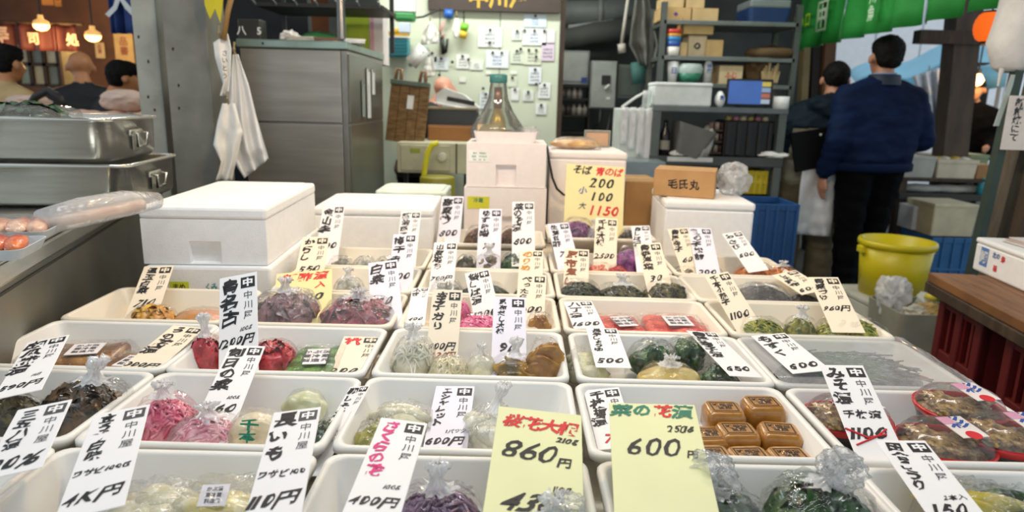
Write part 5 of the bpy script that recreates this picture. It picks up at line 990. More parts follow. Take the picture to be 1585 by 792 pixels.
def hand(w, d, curl=.3, side=1):
    """palm below wrist w pointing along d, four fingers and a thumb"""
    w, d = Vector(w), Vector(d).normalized(); a = d.cross(Vector((1, 0, 0)));
    if a.length < .2: a = d.cross(Vector((0, 1, 0)))
    a.normalize(); n = a.cross(d); out = [([(w, .028), (w + d * .07 + a * .022, .02), (w + d * .07 - a * .022, .02)], 0)]
    for i, L in enumerate((.058, .07, .066, .05)):
        b = w + d * .08 + a * (.03 - .02 * i); k = b + d * L * .55 + n * curl * .02; e = k + d * L * .45 + n * curl * .045; out += [([(b, .0105), (k, .0098)], 0), ([(k, .0098), (e, .0085)], 0)]
    b = w + d * .02 + a * .03; k = b + d * .03 + a * .022; out += [([(b, .013), (k, .012)], 0), ([(k, .012), (k + d * .03, .010)], 0)]
    return out
def legs(mi, shoe, wd=.10, f=1.0, cuff=.085, stride=.0):
    out = []
    for s in (-1, 1):
        st = stride * s
        out += [([((s * wd, 0, .92), .125 * f), ((s * wd * 1.02, .02 + st * .5, .50), .088 * f)], mi), ([((s * wd * 1.02, .02 + st * .5, .50), .088 * f), ((s * wd * 1.05, st, .11), cuff)], mi), ([((s * wd * 1.05, st - .03, .045), .045), ((s * wd * 1.1, st + .15, .035), .035)], shoe)]
    return out
NAVY = M('#0A1730', .75, hex2='#0E1F40', scale=5, bump=.12, bscale=14, spec=.12); TEALN = M('#101C26', .6, hex2='#13222C', spec=.12, scale=6, bump=.25, bscale=20); BEIGE = M('#8E8A76', .7, var=.1, scale=8, bump=.25, bscale=20); KHAKI = M('#7A6E54', .75, var=.15, scale=8, bump=.35, bscale=16); BLKC = M('#060607', .85, var=.3, bump=.1, spec=.1); SHOE = M('#16161A', .5); SHOEW = M('#C9C9C4', .5)
# man in a navy jacket seen from behind
Y = 4.62; X = XAT(1349, Y, 1.0); zt = P(1370, 60, Y).z
hc = (.015, .03, 1.605)
pr = head(hc) + [([((.01, .01, 1.42), .07), ((.012, .01, 1.52), .058)], 0),
 ([((-.12, 0, .98), (.14, .15, .08)), ((.12, 0, .98), (.14, .15, .08)), ((-.17, 0, 1.25), .125), ((.17, 0, 1.25), .125)], 1), ([((-.17, 0, 1.25), .125), ((.17, 0, 1.25), .125), ((-.2, 0, 1.37), .085), ((.2, 0, 1.37), .085), ((0, .0, 1.43), .085)], 1),
 ([((0, 0, 1.44), (.085, .085, .045))], 1), ([((-.22, 0, 1.36), .092), ((-.285, -.05, 1.10), .082)], 1), ([((-.285, -.05, 1.10), .082), ((-.295, .03, .90), .062)], 1),
 ([((.22, 0, 1.36), .092), ((.31, -.04, 1.11), .085)], 1), ([((.31, -.04, 1.11), .085), ((.22, .2, 1.02), .062)], 1), ([((-.09, 0, .93), (.13, .135, .1)), ((.09, 0, .93), (.13, .135, .1))], 2)] + legs(2, 3, .105, 1.0, .082, .05) + hand((-.298, .045, .85), (.02, .05, -1)) + hand((.19, .25, 1.01), (-.3, 1, -.1))
person('man in a dark navy jacket and black trousers, seen from behind', X, Y, zt, R(8), [SKIN, NAVY, BLKC, SHOEW], pr, [((hc[0], hc[1] - .025, hc[2] + .05), .096), ((hc[0], hc[1] - .05, hc[2] - .02), (.082, .055, .05)), ((hc[0], hc[1] + .05, hc[2] + .075), .06)], .011,
       [('jacket_hem', loft(NB(), [[(.285 * math.cos(a) * k, .165 * math.sin(a) * k, z) for a in (2 * math.pi * i / 40 for i in range(40))] for k, z in ((.90, .90), (.97, .905), (.98, .945), (.95, .955))], False, False), NAVY), ('collar', loft(NB(), [[(.085 * math.cos(a) * k + .01, .08 * math.sin(a) * k + .005, z) for a in (2 * math.pi * i / 28 for i in range(28))] for k, z in ((1.22, 1.44), (1.12, 1.50), (1.0, 1.505), (.95, 1.46))], False, False), M('#1A2438', .6)), ('shirt_collar', loft(NB(), [[(.07 * math.cos(a) + .01, .066 * math.sin(a) + .005, z) for a in (2 * math.pi * i / 28 for i in range(28))] for z in (1.47, 1.515)], False, False), M('#8A9AB4', .6))])
# man in a hooded two-tone jacket
Y2 = 4.88; X2 = XAT(1256, Y2, .9); z2 = P(1295, 98, Y2).z; hx = (XAT(1297, Y2, z2 - .12) - X2) / (z2 / 1.72)
hc = (hx, .10, 1.605); sx = hx * .45
pr = head(hc) + [([((sx + .05, .04, 1.40), .075), ((hx - .01, .08, 1.52), .06)], 0),
 ([((sx * .7 - .13, 0, 1.27), (.13, .14, .05)), ((sx * .7 + .13, 0, 1.27), (.13, .14, .05)), ((sx - .16, .02, 1.30), .12), ((sx + .16, .02, 1.30), .12), ((sx - .17, .02, 1.36), .09), ((sx + .17, .02, 1.36), .09), ((sx + .03, .02, 1.43), .085)], 1),
 ([((-.13, 0, .88), (.13, .15, .06)), ((.13, 0, .88), (.13, .15, .06)), ((sx * .7 - .14, 0, 1.25), (.12, .13, .05)), ((sx * .7 + .14, 0, 1.25), (.12, .13, .05))], 4),
 ([((sx - .09, -.06, 1.43), .065), ((sx + .13, -.06, 1.43), .065), ((sx + .03, -.1, 1.36), .06)], 1),
 ([((sx - .2, .02, 1.34), .095), ((-.25, -.04, 1.10), .085)], 1), ([((-.25, -.04, 1.10), .085), ((-.20, .16, .97), .062)], 1), ([((sx + .2, .02, 1.34), .095), ((.26, .08, 1.12), .085)], 1), ([((.26, .08, 1.12), .085), ((.20, .26, 1.02), .06)], 1),
 ([((-.1, 0, .9), (.13, .14, .1)), ((.1, 0, .9), (.13, .14, .1))], 2)] + legs(2, 3, .12, 1.15, .10, .0) + hand((-.19, .2, .95), (.2, 1, -.4)) + hand((.18, .3, 1.0), (-.3, 1, -.1))
person('man in a hooded dark jacket and khaki trousers carrying a black board', X2, Y2, z2, R(-10), [SKIN, TEALN, KHAKI, SHOE, BEIGE], pr, [((hc[0], hc[1] - .02, hc[2] + .045), .096), ((hc[0], hc[1] - .045, hc[2] - .01), (.08, .05, .045)), ((hc[0], hc[1] + .05, hc[2] + .07), .06)], .012)
a, b_, c_, d_ = [P(*q, Y2 - .21) for q in ((1224, 206), (1283, 197), (1284, 256), (1232, 267))]
o = thing('black_board', 'black square board held at the hip of the man in khaki trousers', 'board', a); obj('board', extr(NB(), [((q - a).x, (q - a).z) for q in (a, b_, c_, d_)], .02), M('#060608', .6, spec=.2), o); obj('stud', lathe(NB(), [(0, 0), (.008, 0), (.008, .006), (0, .006)], 8), WHITEP, o, loc=P(1270, 208, Y2 - .23) - a, rot=(R(90), 0, 0))
hang('tote_bag', 'pale grey plastic bag hanging beside the khaki trousers', [(1244, 254), (1238, 290), (1235, 330), (1233, 362)], [(1296, 252), (1292, 290), (1290, 330), (1286, 366)], Y2 - .2, FILM('#DDE6E6', .62, .3, 20, .3), .03, 4, folds=2)
# eatery guests at the far side
def guest(label, px, pyt, Y, rz, mats, lean=(.0, .0), hairy=True, coat=1.0):
    zt = P(px, pyt, Y).z; X = XAT(px, Y, zt) ; lx, ly = lean; hc = (lx, ly + .03, 1.605); f = coat
    pr = head(hc) + [([((lx * .7, ly * .7, 1.42), .07), ((lx * .9, ly * .9, 1.52), .058)], 0), ([((-.13, 0, .92), (.13, .14, .08)), ((.13, 0, .92), (.13, .14, .08)), ((lx * .5 - .17, ly * .5, 1.25), .12 * f), ((lx * .5 + .17, ly * .5, 1.25), .12 * f), ((lx * .7 - .18, ly * .7, 1.36), .085), ((lx * .7 + .18, ly * .7, 1.36), .085), ((lx * .7, ly * .7, 1.42), .09)], 1)]
    for s in (-1, 1): pr += [([((lx * .7 + s * .21, ly * .7, 1.34), .09), ((lx * .4 + s * .28, ly * .5, 1.08), .08)], 1), ([((lx * .4 + s * .28, ly * .5, 1.08), .08), ((s * .18, ly + .22, 1.02), .055)], 1)] + hand((s * .17, ly + .26, 1.02), (-s * .2, 1, -.1))
    pr += [([((-.09, 0, .93), .13), ((.09, 0, .93), .13)], 2)] + legs(2, 3)
    hr = [((hc[0], hc[1] - .02, hc[2] + .045), .097), ((hc[0], hc[1] - .045, hc[2] - .02), (.084, .055, .05)), ((hc[0], hc[1] + .055, hc[2] + .07), .06)] if hairy else None
    s_ = zt / 1.72; ox, oy = (lx * math.cos(rz) - ly * math.sin(rz)) * s_, (lx * math.sin(rz) + ly * math.cos(rz)) * s_
    return person(label, X - ox, Y - oy, zt, rz, mats, pr, hr, .016)
SKINW = M('#C08458', .5, sss=.05)
guest('bald man in a black hooded jacket at the warm lit eatery', 122, 79, 4.9, R(35), [SKINW, M('#14161C', .7, bump=.2), BLKC, SHOE], (0, .08), False, 1.15)
guest('dark haired man bending over at the warm lit eatery', 180, 97, 4.55, R(-50), [SKINW, M('#17151A', .7, bump=.2), BLKC, SHOE], (.05, .2), True, 1.0)
guest('person in a beige coat cut off by the picture edge', 0, 72, 4.4, R(-20), [SKINW, M('#B99A6A', .7, bump=.2), BLKC, SHOE], (-.05, .05), True, 1.2)
guest('bald person in black stooping behind the printer', 683, 118, 5.3, R(-80), [M('#C48A74', .5), M('#101214', .7, bump=.2), BLKC, SHOE], (-.02, .28), False, 1.0)
guest('person in black behind the goods stall under a warm bulb', 1512, 122, 7.2, R(150), [SKINW, BLKC, BLKC, SHOE], (0, .05), True, 1.1)
# ------------------------------------------------------------------ the open side: noren, posts, street
NZ = P(1232, 78, 6.0).z
A = P(1232, 78, 6.0); Bq = PZ(1560, 8, NZ); dN = (Bq - A); LN = dN.length * 1.08; dN.normalize(); rzN = math.atan2(dN.y, dN.x)
t = thing('noren_banner', 'long green shop curtain with white emblems along the open side', 'curtain', A, rzN); GRN = M('#1E8A34', .7, var=.08, bump=.15, bscale=6); HN = .62
NP = 6
for i in range(NP):
    u0, u1 = LN * i / NP, LN * (i + 1) / NP - .006
    obj('cloth_panel', solidify(sheet(NB(), 14, 6, lambda u, v: (u0 + (u1 - u0) * u, .035 * math.sin(u * 9 + i * 2) * (1.1 - v) + .01 * noise.noise(Vector((u * 5, v * 3, i))), HN * v)), .003), GRN, t, True)
obj('pole', tube(NB(), [(-.1, 0, HN + .02), (LN + .1, 0, HN + .02)], .018, 10), WOOD, t, True)
def banner_text(s, u, v, size, mat, vert=True, nm='emblem'):
    bm = NB(); (write_v if vert else write_h)(bm, s, u, v, size, lambda a, b: (a, -.055, b), bold=.02); obj(nm, bm, mat, t)
YG = M('#B8E02A', .6)
banner_text('うに漬', LN * .025, .36, .07, WHITEP); banner_text('小', LN * .07, .27, .13, YG); banner_text('ロ', LN * .12, .27, .13, YG)
k = LN * .22; bm = NB()
for s in (-1, 1): bx(bm, (k + s * .09, -.055, .2), (.016, .002, .22)); bx(bm, (k, -.055, .2 + s * .1), (.19, .002, .016))
put_glyph(bm, '中', k, .2, .17, lambda a, b: (a, -.055, b), bold=.03); obj('square_emblem', bm, M('#CFE8C8', .6), t)
banner_text('川魚', LN * .50, .27, .1, M('#CFE8C8', .6)); banner_text('屋', LN * .62, .42, .1, M('#CFE8C8', .6))
# wooden frames
def ppost(name, label, pts, Y, w, d, mat, z0=0):
    a, b = P(*pts[0], Y), P(*pts[1], Y); dz = (a - b); up = dz / dz.z
    bm = NB(); bt = b + up * (z0 - b.z); tp = a + up * .9
    rings = [[(c.x + sx * w / 2, c.y + sy * d / 2, c.z) for sx, sy in ((-1, -1), (1, -1), (1, 1), (-1, 1))] for c in (bt, tp)]; return tag(obj(name, loft(bm, rings), mat), label, None, None, 'structure')
ppost('pillar', 'brown wooden post beside the goods stall', ((1488, 60), (1470, 240)), 5.6, .20, .16, M('#5A4A3C', .7, hex2='#463A30', scale=4, stretch=(4, 4, 1)))
ppost('pillar', 'orange brown door post behind the green curtain', ((1283, 60), (1275, 190)), 6.4, .10, .1, M('#6E4A2A', .6)); ppost('pillar', 'dark door post behind the green curtain', ((1262, 60), (1257, 190)), 6.45, .08, .1, M('#2E2620', .6)); ppost('pillar', 'pale door post at the end of the shelf rack', ((1247, 60), (1240, 190)), 6.4, .06, .1, M('#8A7A52', .6))
a, b_ = P(1418, 62, 5.55), P(1530, 66, 5.55); struct('beam', span(a.x, b_.x, 5.5, 5.6, b_.z - .02, b_.z + .08), WOODD, 'short wooden cross beam over the goods stall post')
# street beyond: pale building, blue canopy, tarps
bw = thing('building', 'pale panelled building across the street', 'building', (4.6, 11.5, 0)); PW = M('#F2F3F6', .6, var=.03)
obj('wall', span(-2.5, 4.2, .05, .3, 0, 6), M('#CDD2DA', .6), bw)
for i in range(9): obj('panel', span(-2.5 + i * .74, -2.5 + i * .74 + .71, 0, .06, 0, 6), PW, bw)
obj('window', span(-.1, 1.5, -.03, .02, 2.9, 3.5), M('#A8B2C2', .2), bw)
BLUE = M('#8CC4DA', .6, var=.06, scale=2)
can = thing('blue_canopy', 'light blue tarpaulin canopy over a street stall', 'canopy', (0, 0, 0)); q = [P(1312, 112, 9.6), P(1560, 52, 8.2), P(1560, 92, 7.4), P(1325, 128, 8.6)]
bm = NB(); sheet(bm, 16, 6, lambda u, v: (q[0] * (1 - u) + q[1] * u) * (1 - v) + (q[3] * (1 - u) + q[2] * u) * v + Vector((0, 0, .06 * math.sin(u * 12)))); obj('tarpaulin', solidify(bm, .01), BLUE, can, True)
bm = NB(); sheet(bm, 16, 2, lambda u, v: (q[3] * (1 - u) + q[2] * u) + Vector((0, -.03 * v, -.28 * v + .06 * math.sin(u * 12) * (1 - v)))); obj('valance', solidify(bm, .01), M('#6FB2D2', .6), can, True)
for u in (0.02, .98): c = q[3] * (1 - u) + q[2] * u; obj('pole', tube(NB(), [(c.x, c.y, 0), c], .02, 8), GREYM, can)
hang('white_tarp', 'crumpled white tarp hanging beyond the wooden post', [(1412, 118), (1424, 150), (1436, 210)], [(1462, 102), (1464, 150), (1462, 215)], 7.0, M('#C9CCD2', .6), .08, 3, cat='tarp', folds=6)
# paper lantern
o = thing('paper_lantern', 'glowing orange paper lantern hanging beside the green curtain', 'lantern', P(1528, 66, 5.0)); r = .098
LM = M('#FF6A1E', .6, emit=.8, var=.06, scale=4)
prof = [(r * .45, 0)]
for i in range(13):
    q_ = i / 12; prof.append((r * (.55 + .45 * math.sin(math.pi * q_) ** .6) + (.003 if i % 2 else 0), .01 + q_ * .19))
obj('shade', lathe(NB(), prof, 32), LM, o, True); obj('ring', lathe(NB(), [(r * .3, -.006), (r * .52, -.006), (r * .52, .01), (r * .3, .01)], 24), BLACKM, o, True); obj('ring', lathe(NB(), [(r * .3, .196), (r * .56, .196), (r * .56, .212), (r * .3, .212)], 24), BLACKM, o, True); obj('cord', tube(NB(), [(0, 0, .2), (0, 0, .5)], .006, 6), BLACKM, o)
# bag roll and notice on the near post
o = thing('bag_roll', 'fat roll of white plastic bags hanging at the picture edge', 'bag roll', P(1572, 112, 3.0)); bm = NB()
lathe(bm, [(0, .01), (.06, 0), (.10, .02), (.112, .12), (.10, .25), (.085, .45), (.06, .6), (0, .62)], 28)
for v in bm.verts: v.co += Vector((noise.noise(v.co * 9), noise.noise(v.co * 9 + Vector((5, 0, 0))), 0)) * .022
obj('bags', bm, M('#D9D7D4', .55, bump=.4, bscale=20), o, True); obj('hook', tube(NB(), [(0, 0, .6), (0, 0, .75)], .008, 6), GREYM, o); obj('drip_tip', tube(NB(), [(-.08, -.03, .02), (-.085, -.03, -.06)], [.012, .004], 8), M('#D9D7D4', .5), o); bm = NB(); write_v(bm, 'ー', -.03, .42, .12, lambda u, v: (u, -.125, v)); obj('ink', bm, INK, o)
ppost('pillar', 'slim dark green steel post near the picture edge', ((1574, 110), (1520, 350)), 2.95, .034, .04, M('#3A4840', .5, .3)); ppost('pillar', 'weathered grey wooden post near the picture edge', ((1620, 110), (1556, 350)), 3.05, .11, .08, M('#6A5E4E', .7, hex2='#514638', scale=5, stretch=(5, 5, 1)))
ppost('pillar', 'brown corner post cut by the picture edge', ((1650, 110), (1590, 350)), 2.95, .1, .06, WOODD)
o, w, h = pt('paper_notice', 'white paper notice with brush lettering on the near post', 'notice', (1557, 148, 1596, 232), 2.9, R(-8)); obj('sheet', b0((0, 0, h / 2), (w, .003, h)), M('#E3DAD0', .6), o); bm = NB(); write_v(bm, '新鮮焼にて', -.01, h * .96, .036, lambda u, v: (u, -.003, v), wob=.1); obj('lettering', bm, INK, o)
o, w, h = pt('paper_streamer', 'narrow printed paper strip on the slim green post', 'paper', (1540, 115, 1552, 195), 2.93); obj('strip', extr(NB(), [(-.002, 0), (.02, 0), (.055, h), (.033, h)], .003), M('#B9C4BC', .6), o)
# goods stall behind the men
SYY = 5.3; x0, x1, z0, z1 = at_box(1392, 1536, 276, 300, SYY); w = x1 - x0
t = thing('goods_stall', 'wooden goods stall with a lower shelf at the open side', 'stall', ((x0 + x1) / 2, SYY, 0)); zs = P(1460, 300, SYY).z
obj('stall_top', span(-w / 2, w / 2 + .3, 0, .7, z1 - .03, z1, .004), WOODD, t); obj('lower_shelf', span(-w / 2, w / 2 + .3, -.02, .7, zs - .05, zs, .004), M('#3A3632', .6), t)
for s in (-w / 2 + .03, w / 2 + .25):
    for y in (.03, .66): obj('leg', span(s - .03, s + .03, y - .03, y + .03, 0, z1 - .03), WOODD, t)
def pfoam(label, rect, Y, dep, mat, open_=False, base=None):
    o, w, h = pt('foam_box', label, 'foam box', rect, Y)
    if base is not None: o.location.z = base
    bm = NB(); tub(bm, [(w * .94, dep * .94, 0), (w, dep, h), (w * .9, dep * .88, h), (w * .85, dep * .82, h * (.5 if open_ else .97))], .012); obj('box_body', bm, mat, o, loc=(0, dep / 2, 0))
    if not open_: obj('lid', b0((0, dep / 2, h + .012), (w * 1.01, dep * 1.01, .03), .008), mat, o)
    else: obj('rim', (lambda b: (tub(b, [(w * 1.0, dep * 1.0, h - .03), (w * 1.03, dep * 1.03, h - .028), (w * 1.03, dep * 1.03, h), (w * .9, dep * .88, h)], .012), b)[1])(NB()), mat, o, loc=(0, dep / 2, 0))
    return o, w, h
FC = M('#D9CDB2', .6); 
o, w, h = pfoam('cream foam box of yellow fish on the goods stall', (1450, 248, 1514, 277), SYY + .02, .3, FC, True, z1)
for i in range(7):
    c = o.location + Vector((-w * .36 + w * .12 * i, .12 + .04 * (i % 2), h * .9)); tag(obj('fish_piece', blob(NB(), (0, 0, 0), (.045, .05, .03), .3, 2, 2, i), M(['#C9A02E', '#D9B23A', '#DDD6C8', '#C89A2A'][i % 4], .4), None, True, loc=c), ['first', 'second', 'third', 'fourth', 'fifth', 'sixth', 'last'][i] + ' fish piece from the navy jacket side in the cream foam box', 'fish', 'fish pieces on the goods stall')
pfoam('greyish foam box on the goods stall next to the navy jacket', (1398, 250, 1448, 277), SYY + .02, .3, M('#B9B8AE', .6), False, z1)
x0, x1, a_, b_ = at_box(1515, 1540, 256, 277, SYY); carton('small brown carton at the goods stall end', x0, x1, SYY + .02, SYY + .25, z1, b_, 0, M('#A87E4E', .7))
pfoam('cream foam tray behind the yellow fish box', (1442, 228, 1500, 246), SYY + .36, .3, M('#BFAE8E', .6), True, z1 + .06)
pfoam('green rimmed tray at the far end of the goods stall', (1500, 232, 1532, 256), SYY + .36, .25, M('#8A9A72', .6), True, z1 + .04)
o, w, h = pt('number_sign', 'white card with a pink number two on the goods stall', 'sign', (1456, 204, 1483, 229), SYY + .3); obj('card', b0((0, 0, h / 2), (w, .004, h)), M('#E8E2E2', .6), o); bm = NB(); write_h(bm, '2', 0, h * .5, h * .62, lambda u, v: (u, -.004, v), bold=.0, wob=.1); obj('number', bm, M('#D2508A', .6), o); obj('stand', b0((0, .02, .005), (w * .5, .05, .01)), WOODD, o)
for i, (px, lab) in enumerate(((1425, 'white towel roll on the lower shelf nearest the navy jacket'), (1468, 'long white towel roll in the middle of the lower shelf'), (1500, 'grey white towel roll at the lower shelf end'))):
    c = on(px, SYY + .1, zs); bm = NB(); tube(bm, [(-.14, 0, .03), (-.05, .01, .034), (.05, 0, .03), (.14, -.01, .03)], [.024, .032, .032, .022], 12); tag(obj('towel_roll', bm, M('#C9C6BC', .7, bump=.3), None, True, loc=c), lab, 'towel', 'towel rolls on the lower shelf')
o = thing('teal_bottle', 'teal plastic bottle on the stall shelf end', 'bottle', on(1518, SYY + .02, zs)); obj('bottle', lathe(NB(), [(0, 0), (.035, 0), (.035, .08), (.015, .11), (.015, .13), (0, .13)], 16), M('#2E9AA8', .4), o, True)
o, w, h = pbox('white_carton', 'small white box below the goods stall shelf', 'box', (1413, 322, 1446, 356), 5.0, .2, M('#D9DCE2', .6)); obj('lid', b0((0, .1, h), (w * 1.02, .21, .02), .004), M('#E3E6EC', .6), o)
pfoam('cream foam box on the blue crate under the goods stall', (1443, 322, 1512, 366), 4.8, .35, M('#C9C0A2', .6))
crate('blue plastic crate below the cream foam box', (1438, 368, 1510, 420), 4.75, .4, M('#2A6296', .5), 4, ground=True)
o, w, h = pbox('stall_back_panel', 'pale panel standing under the goods stall beside black trousers', 'panel', (1398, 300, 1416, 365), 5.35, .03, M('#8A8A86', .6)); obj('edge', b0((0, -.004, h), (w, .03, .01)), WOODD, o)
o, w, h = pbox('dark_curtain', 'dark hanging cloth behind the goods stall', 'cloth', (1466, 96, 1530, 190), 7.6, .04, M('#2A2420', .8)); obj('yellow_sign', b0((-w * .42, -.03, h * .1), (w * .28, .02, h * .35)), M('#B8A03A', .5), o)
o = thing('pendant_bulb', 'warm bulb glowing behind the wooden stall post', 'bulb', P(1511, 134, 7.0)); obj('bulb', lathe(NB(), [(0, 0), (.04, .02), (.06, .06), (.04, .1), (.02, .13), (0, .13)], 20), M('#FFC888', .4, emit=4), o, True); obj('cord', tube(NB(), [(0, 0, .13), (0, 0, .6)], .008, 6), BLACKM, o); obj('socket', lathe(NB(), [(0, .12), (.025, .12), (.025, .17), (0, .17)], 12), BLACKM, o); point('bulb_light', o.location + Vector((0, -.12, .05)), 9, (1, .62, .3))
# floor things: bucket, bin, crates with board
YEL = M('#CDBB16', .35, var=.05)
Yb = 3.6; bw_ = XAT(1447, Yb, .5) - XAT(1337, Yb, .5); zb = P(1390, 458, Yb).z; ztp = P(1390, 375, Yb).z; c = Vector((XAT(1391, Yb, .5), Yb + .05, zb)); r = bw_ / 2; hB = ztp - zb
o = thing('yellow_bucket', 'big yellow plastic bucket standing on a foam box', 'bucket', c)
obj('bucket', lathe(NB(), [(0, 0), (r * .82, 0), (r * .95, hB), (r * .90, hB), (r * .78, .015), (0, .015)], 40), YEL, o, True); obj('rim', lathe(NB(), [(r * .94, hB - .03), (r * 1.0, hB - .028), (r * 1.01, hB - .008), (r * .99, hB + .004), (r * .91, hB + .004), (r * .90, hB - .02)], 40), YEL, o, True)
for s in (-1, 1): obj('lug', b0((s * r * .98, 0, hB - .05), (.03, .06, .04), .008), YEL, o)
foam_box('pale foam box under the yellow bucket', c.x - .21, c.x + .19, Yb - .12, Yb + .25, 0, zb - .002, R(4), .03, False, M('#B5B2A4', .65))
Y3 = 3.05; x0, x1, z0, z1 = at_box(1385, 1492, 490, 560, Y3); zr = P(1440, 486, Y3).z
o = thing('rubbish_bin', 'pale square bin overflowing with crumpled plastic rubbish', 'bin', ((x0 + x1) / 2, Y3 + .14, 0)); w = x1 - x0; bm = NB(); tub(bm, [(w * .85, .26, 0), (w, .32, zr), (w * .94, .3, zr), (w * .8, .24, .05)], .03); obj('bin', bm, M('#8E8B7A', .6), o)
BINC = o.location.copy(); BINZ = zr
for i, (dx, dy, s, m_, lab) in enumerate([(-.10, .02, (.16, .14, .2), FILM('#FFFFFF', .45, .5), 'tall crumpled clear bag sticking out of the bin'), (.02, -.05, (.16, .12, .09), M('#B5985E', .6), 'crumpled brown paper in the bin'), (.09, .02, (.12, .14, .12), FILM('#F2F2DA', .4, .5), 'crumpled clear film with green scraps in the bin'), (-.05, -.08, (.16, .1, .08), M('#C9C4B4', .6), 'crumpled white paper at the bin front')]):
    crumple(lab, BINC + Vector((dx, dy, BINZ - .06)), s, m_, 'rubbish', 11 + i, 'rubbish in the bin', .6, 'rubbish')
for i, cc in enumerate(('#C9B82E', '#4A7A3A', '#C2A63A')): tag(obj('vegetable_scrap', blob(NB(), (0, 0, 0), (.03, .03, .02), .4, 3, 2, i), M(cc, .5), None, True, loc=BINC + Vector((.05 + .035 * i, -.03 - .02 * i, BINZ + .055))), ['yellow vegetable scrap on top of the bin', 'green vegetable scrap on top of the bin', 'dull yellow peel on top of the bin'][i], 'scrap')
# wooden board on a red crate
ZB = .74; a = PZ(1437, 421, ZB); b_ = PZ(1600, 505, ZB); dv = (a - b_).normalized(); rz = math.atan2(dv.y, dv.x) - math.pi / 2
t = thing('wooden_bench_top', 'thick brown wooden board resting on the red crate', 'board', (b_.x, b_.y, 0), rz); Lb = (a - b_).length
for i in range(3): obj('plank', span(.17 * i, .17 * (i + 1) - .003, -.1, Lb, ZB - .035, ZB, .004), M('#8A5E36', .5, hex2='#6A4526', scale=5, stretch=(9, 1, 1)), t)
obj('edge_batten', span(-.006, .02, -.1, Lb, ZB - .075, ZB - .036, .004), WOODD, t)
RC = M('#5E1210', .5, var=.1); o = thing('red_crate', 'dark red plastic crate with open slots under the wooden board', 'crate', (b_.x, b_.y, 0), rz); hC = ZB - .08
for y0_ in (-.1, Lb * .52):
    y1_ = y0_ + Lb * .46
    for y in (y0_, (y0_ + y1_) / 2 - .02, y1_ - .04): obj('upright', span(.05, .09, y, y + .04, 0, hC, .004), RC, o)
    for z in (0, hC * .32, hC * .62, hC - .045): obj('rail', span(.055, .085, y0_, y1_, z, z + .045, .004), RC, o)
    for k in range(6): obj('slat', span(.062, .078, y0_ + (y1_ - y0_) * (k + .5) / 6 - .008, y0_ + (y1_ - y0_) * (k + .5) / 6 + .008, hC * .66, hC - .04), RC, o)
    obj('lower_panel', span(.066, .076, y0_, y1_, .03, hC * .33), RC, o); obj('end_wall', span(.06, .43, y0_, y0_ + .012, 0, hC), RC, o); obj('end_wall', span(.06, .43, y1_ - .012, y1_, 0, hC), RC, o); obj('far_wall', span(.42, .44, y0_, y1_, 0, hC), M('#4A1414', .6), o)
q = PZ(1545, 455, ZB); 
p0 = PZ(1508, 418, ZB); fw, fd, fh = .34, .5, P(1505, 368, p0.y).z - ZB
n1 = Vector((math.cos(rz), math.sin(rz), 0)); n2 = Vector((-n1.y, n1.x, 0)); cc = p0 + n1 * (fw / 2) - n2 * (fd / 2 - .02)
o = thing('printed_foam_box', 'white foam box with blue and red prints on the wooden board', 'foam box', (cc.x, cc.y, ZB + .001), rz); bm = NB(); bx(bm, (0, 0, fh * .42), (fw, fd, fh * .84), .008); obj('box_body', bm, FOAM, o); obj('lid', b0((0, 0, fh * .92), (fw + .006, fd + .006, fh * .16), .008), FOAM, o)
tl = lambda u, v: (-fw / 2 - .0015, u, v)
bm = NB(); bx(bm, (-fw / 2 - .001, fd * .36, fh * .5), (.001, .05, .07)); obj('blue_print', bm, M('#5A82C2', .6), o); bm = NB(); write_h(bm, '鯛', 0, 0, .05, lambda u, v: (-fw / 2 - .0025, fd * .36 - u, fh * .5 + v)); obj('white_figure', bm, WHITEP, o)
bm = NB(); write_h(bm, '寿', 0, 0, .028, lambda u, v: (-fw / 2 - .0015, fd * .12 - u, fh * .62 + v)); write_h(bm, '福', 0, 0, .026, lambda u, v: (-fw / 2 - .0015, fd * .2 - u, fh * .3 + v)); obj('red_print', bm, INKRED, o)
bm = NB(); write_h(bm, '北の', 0, 0, .024, lambda u, v: (-fw / 2 - .0015, fd * .21 - u, fh * .66 + v)); obj('navy_print', bm, INKBLUE, o)
o2 = thing('newspaper', 'folded newspaper sheets lying on the printed foam box', 'newspaper', (cc.x + .02, cc.y, ZB + fh + .003), rz + .1)
for i in range(3): obj('sheet', b0((.02 * i, .01 * i, .003 + .004 * i), (.26, .36, .003)), M(['#D6CDC6', '#C9B0A8', '#DDD8D2'][i], .6), o2)
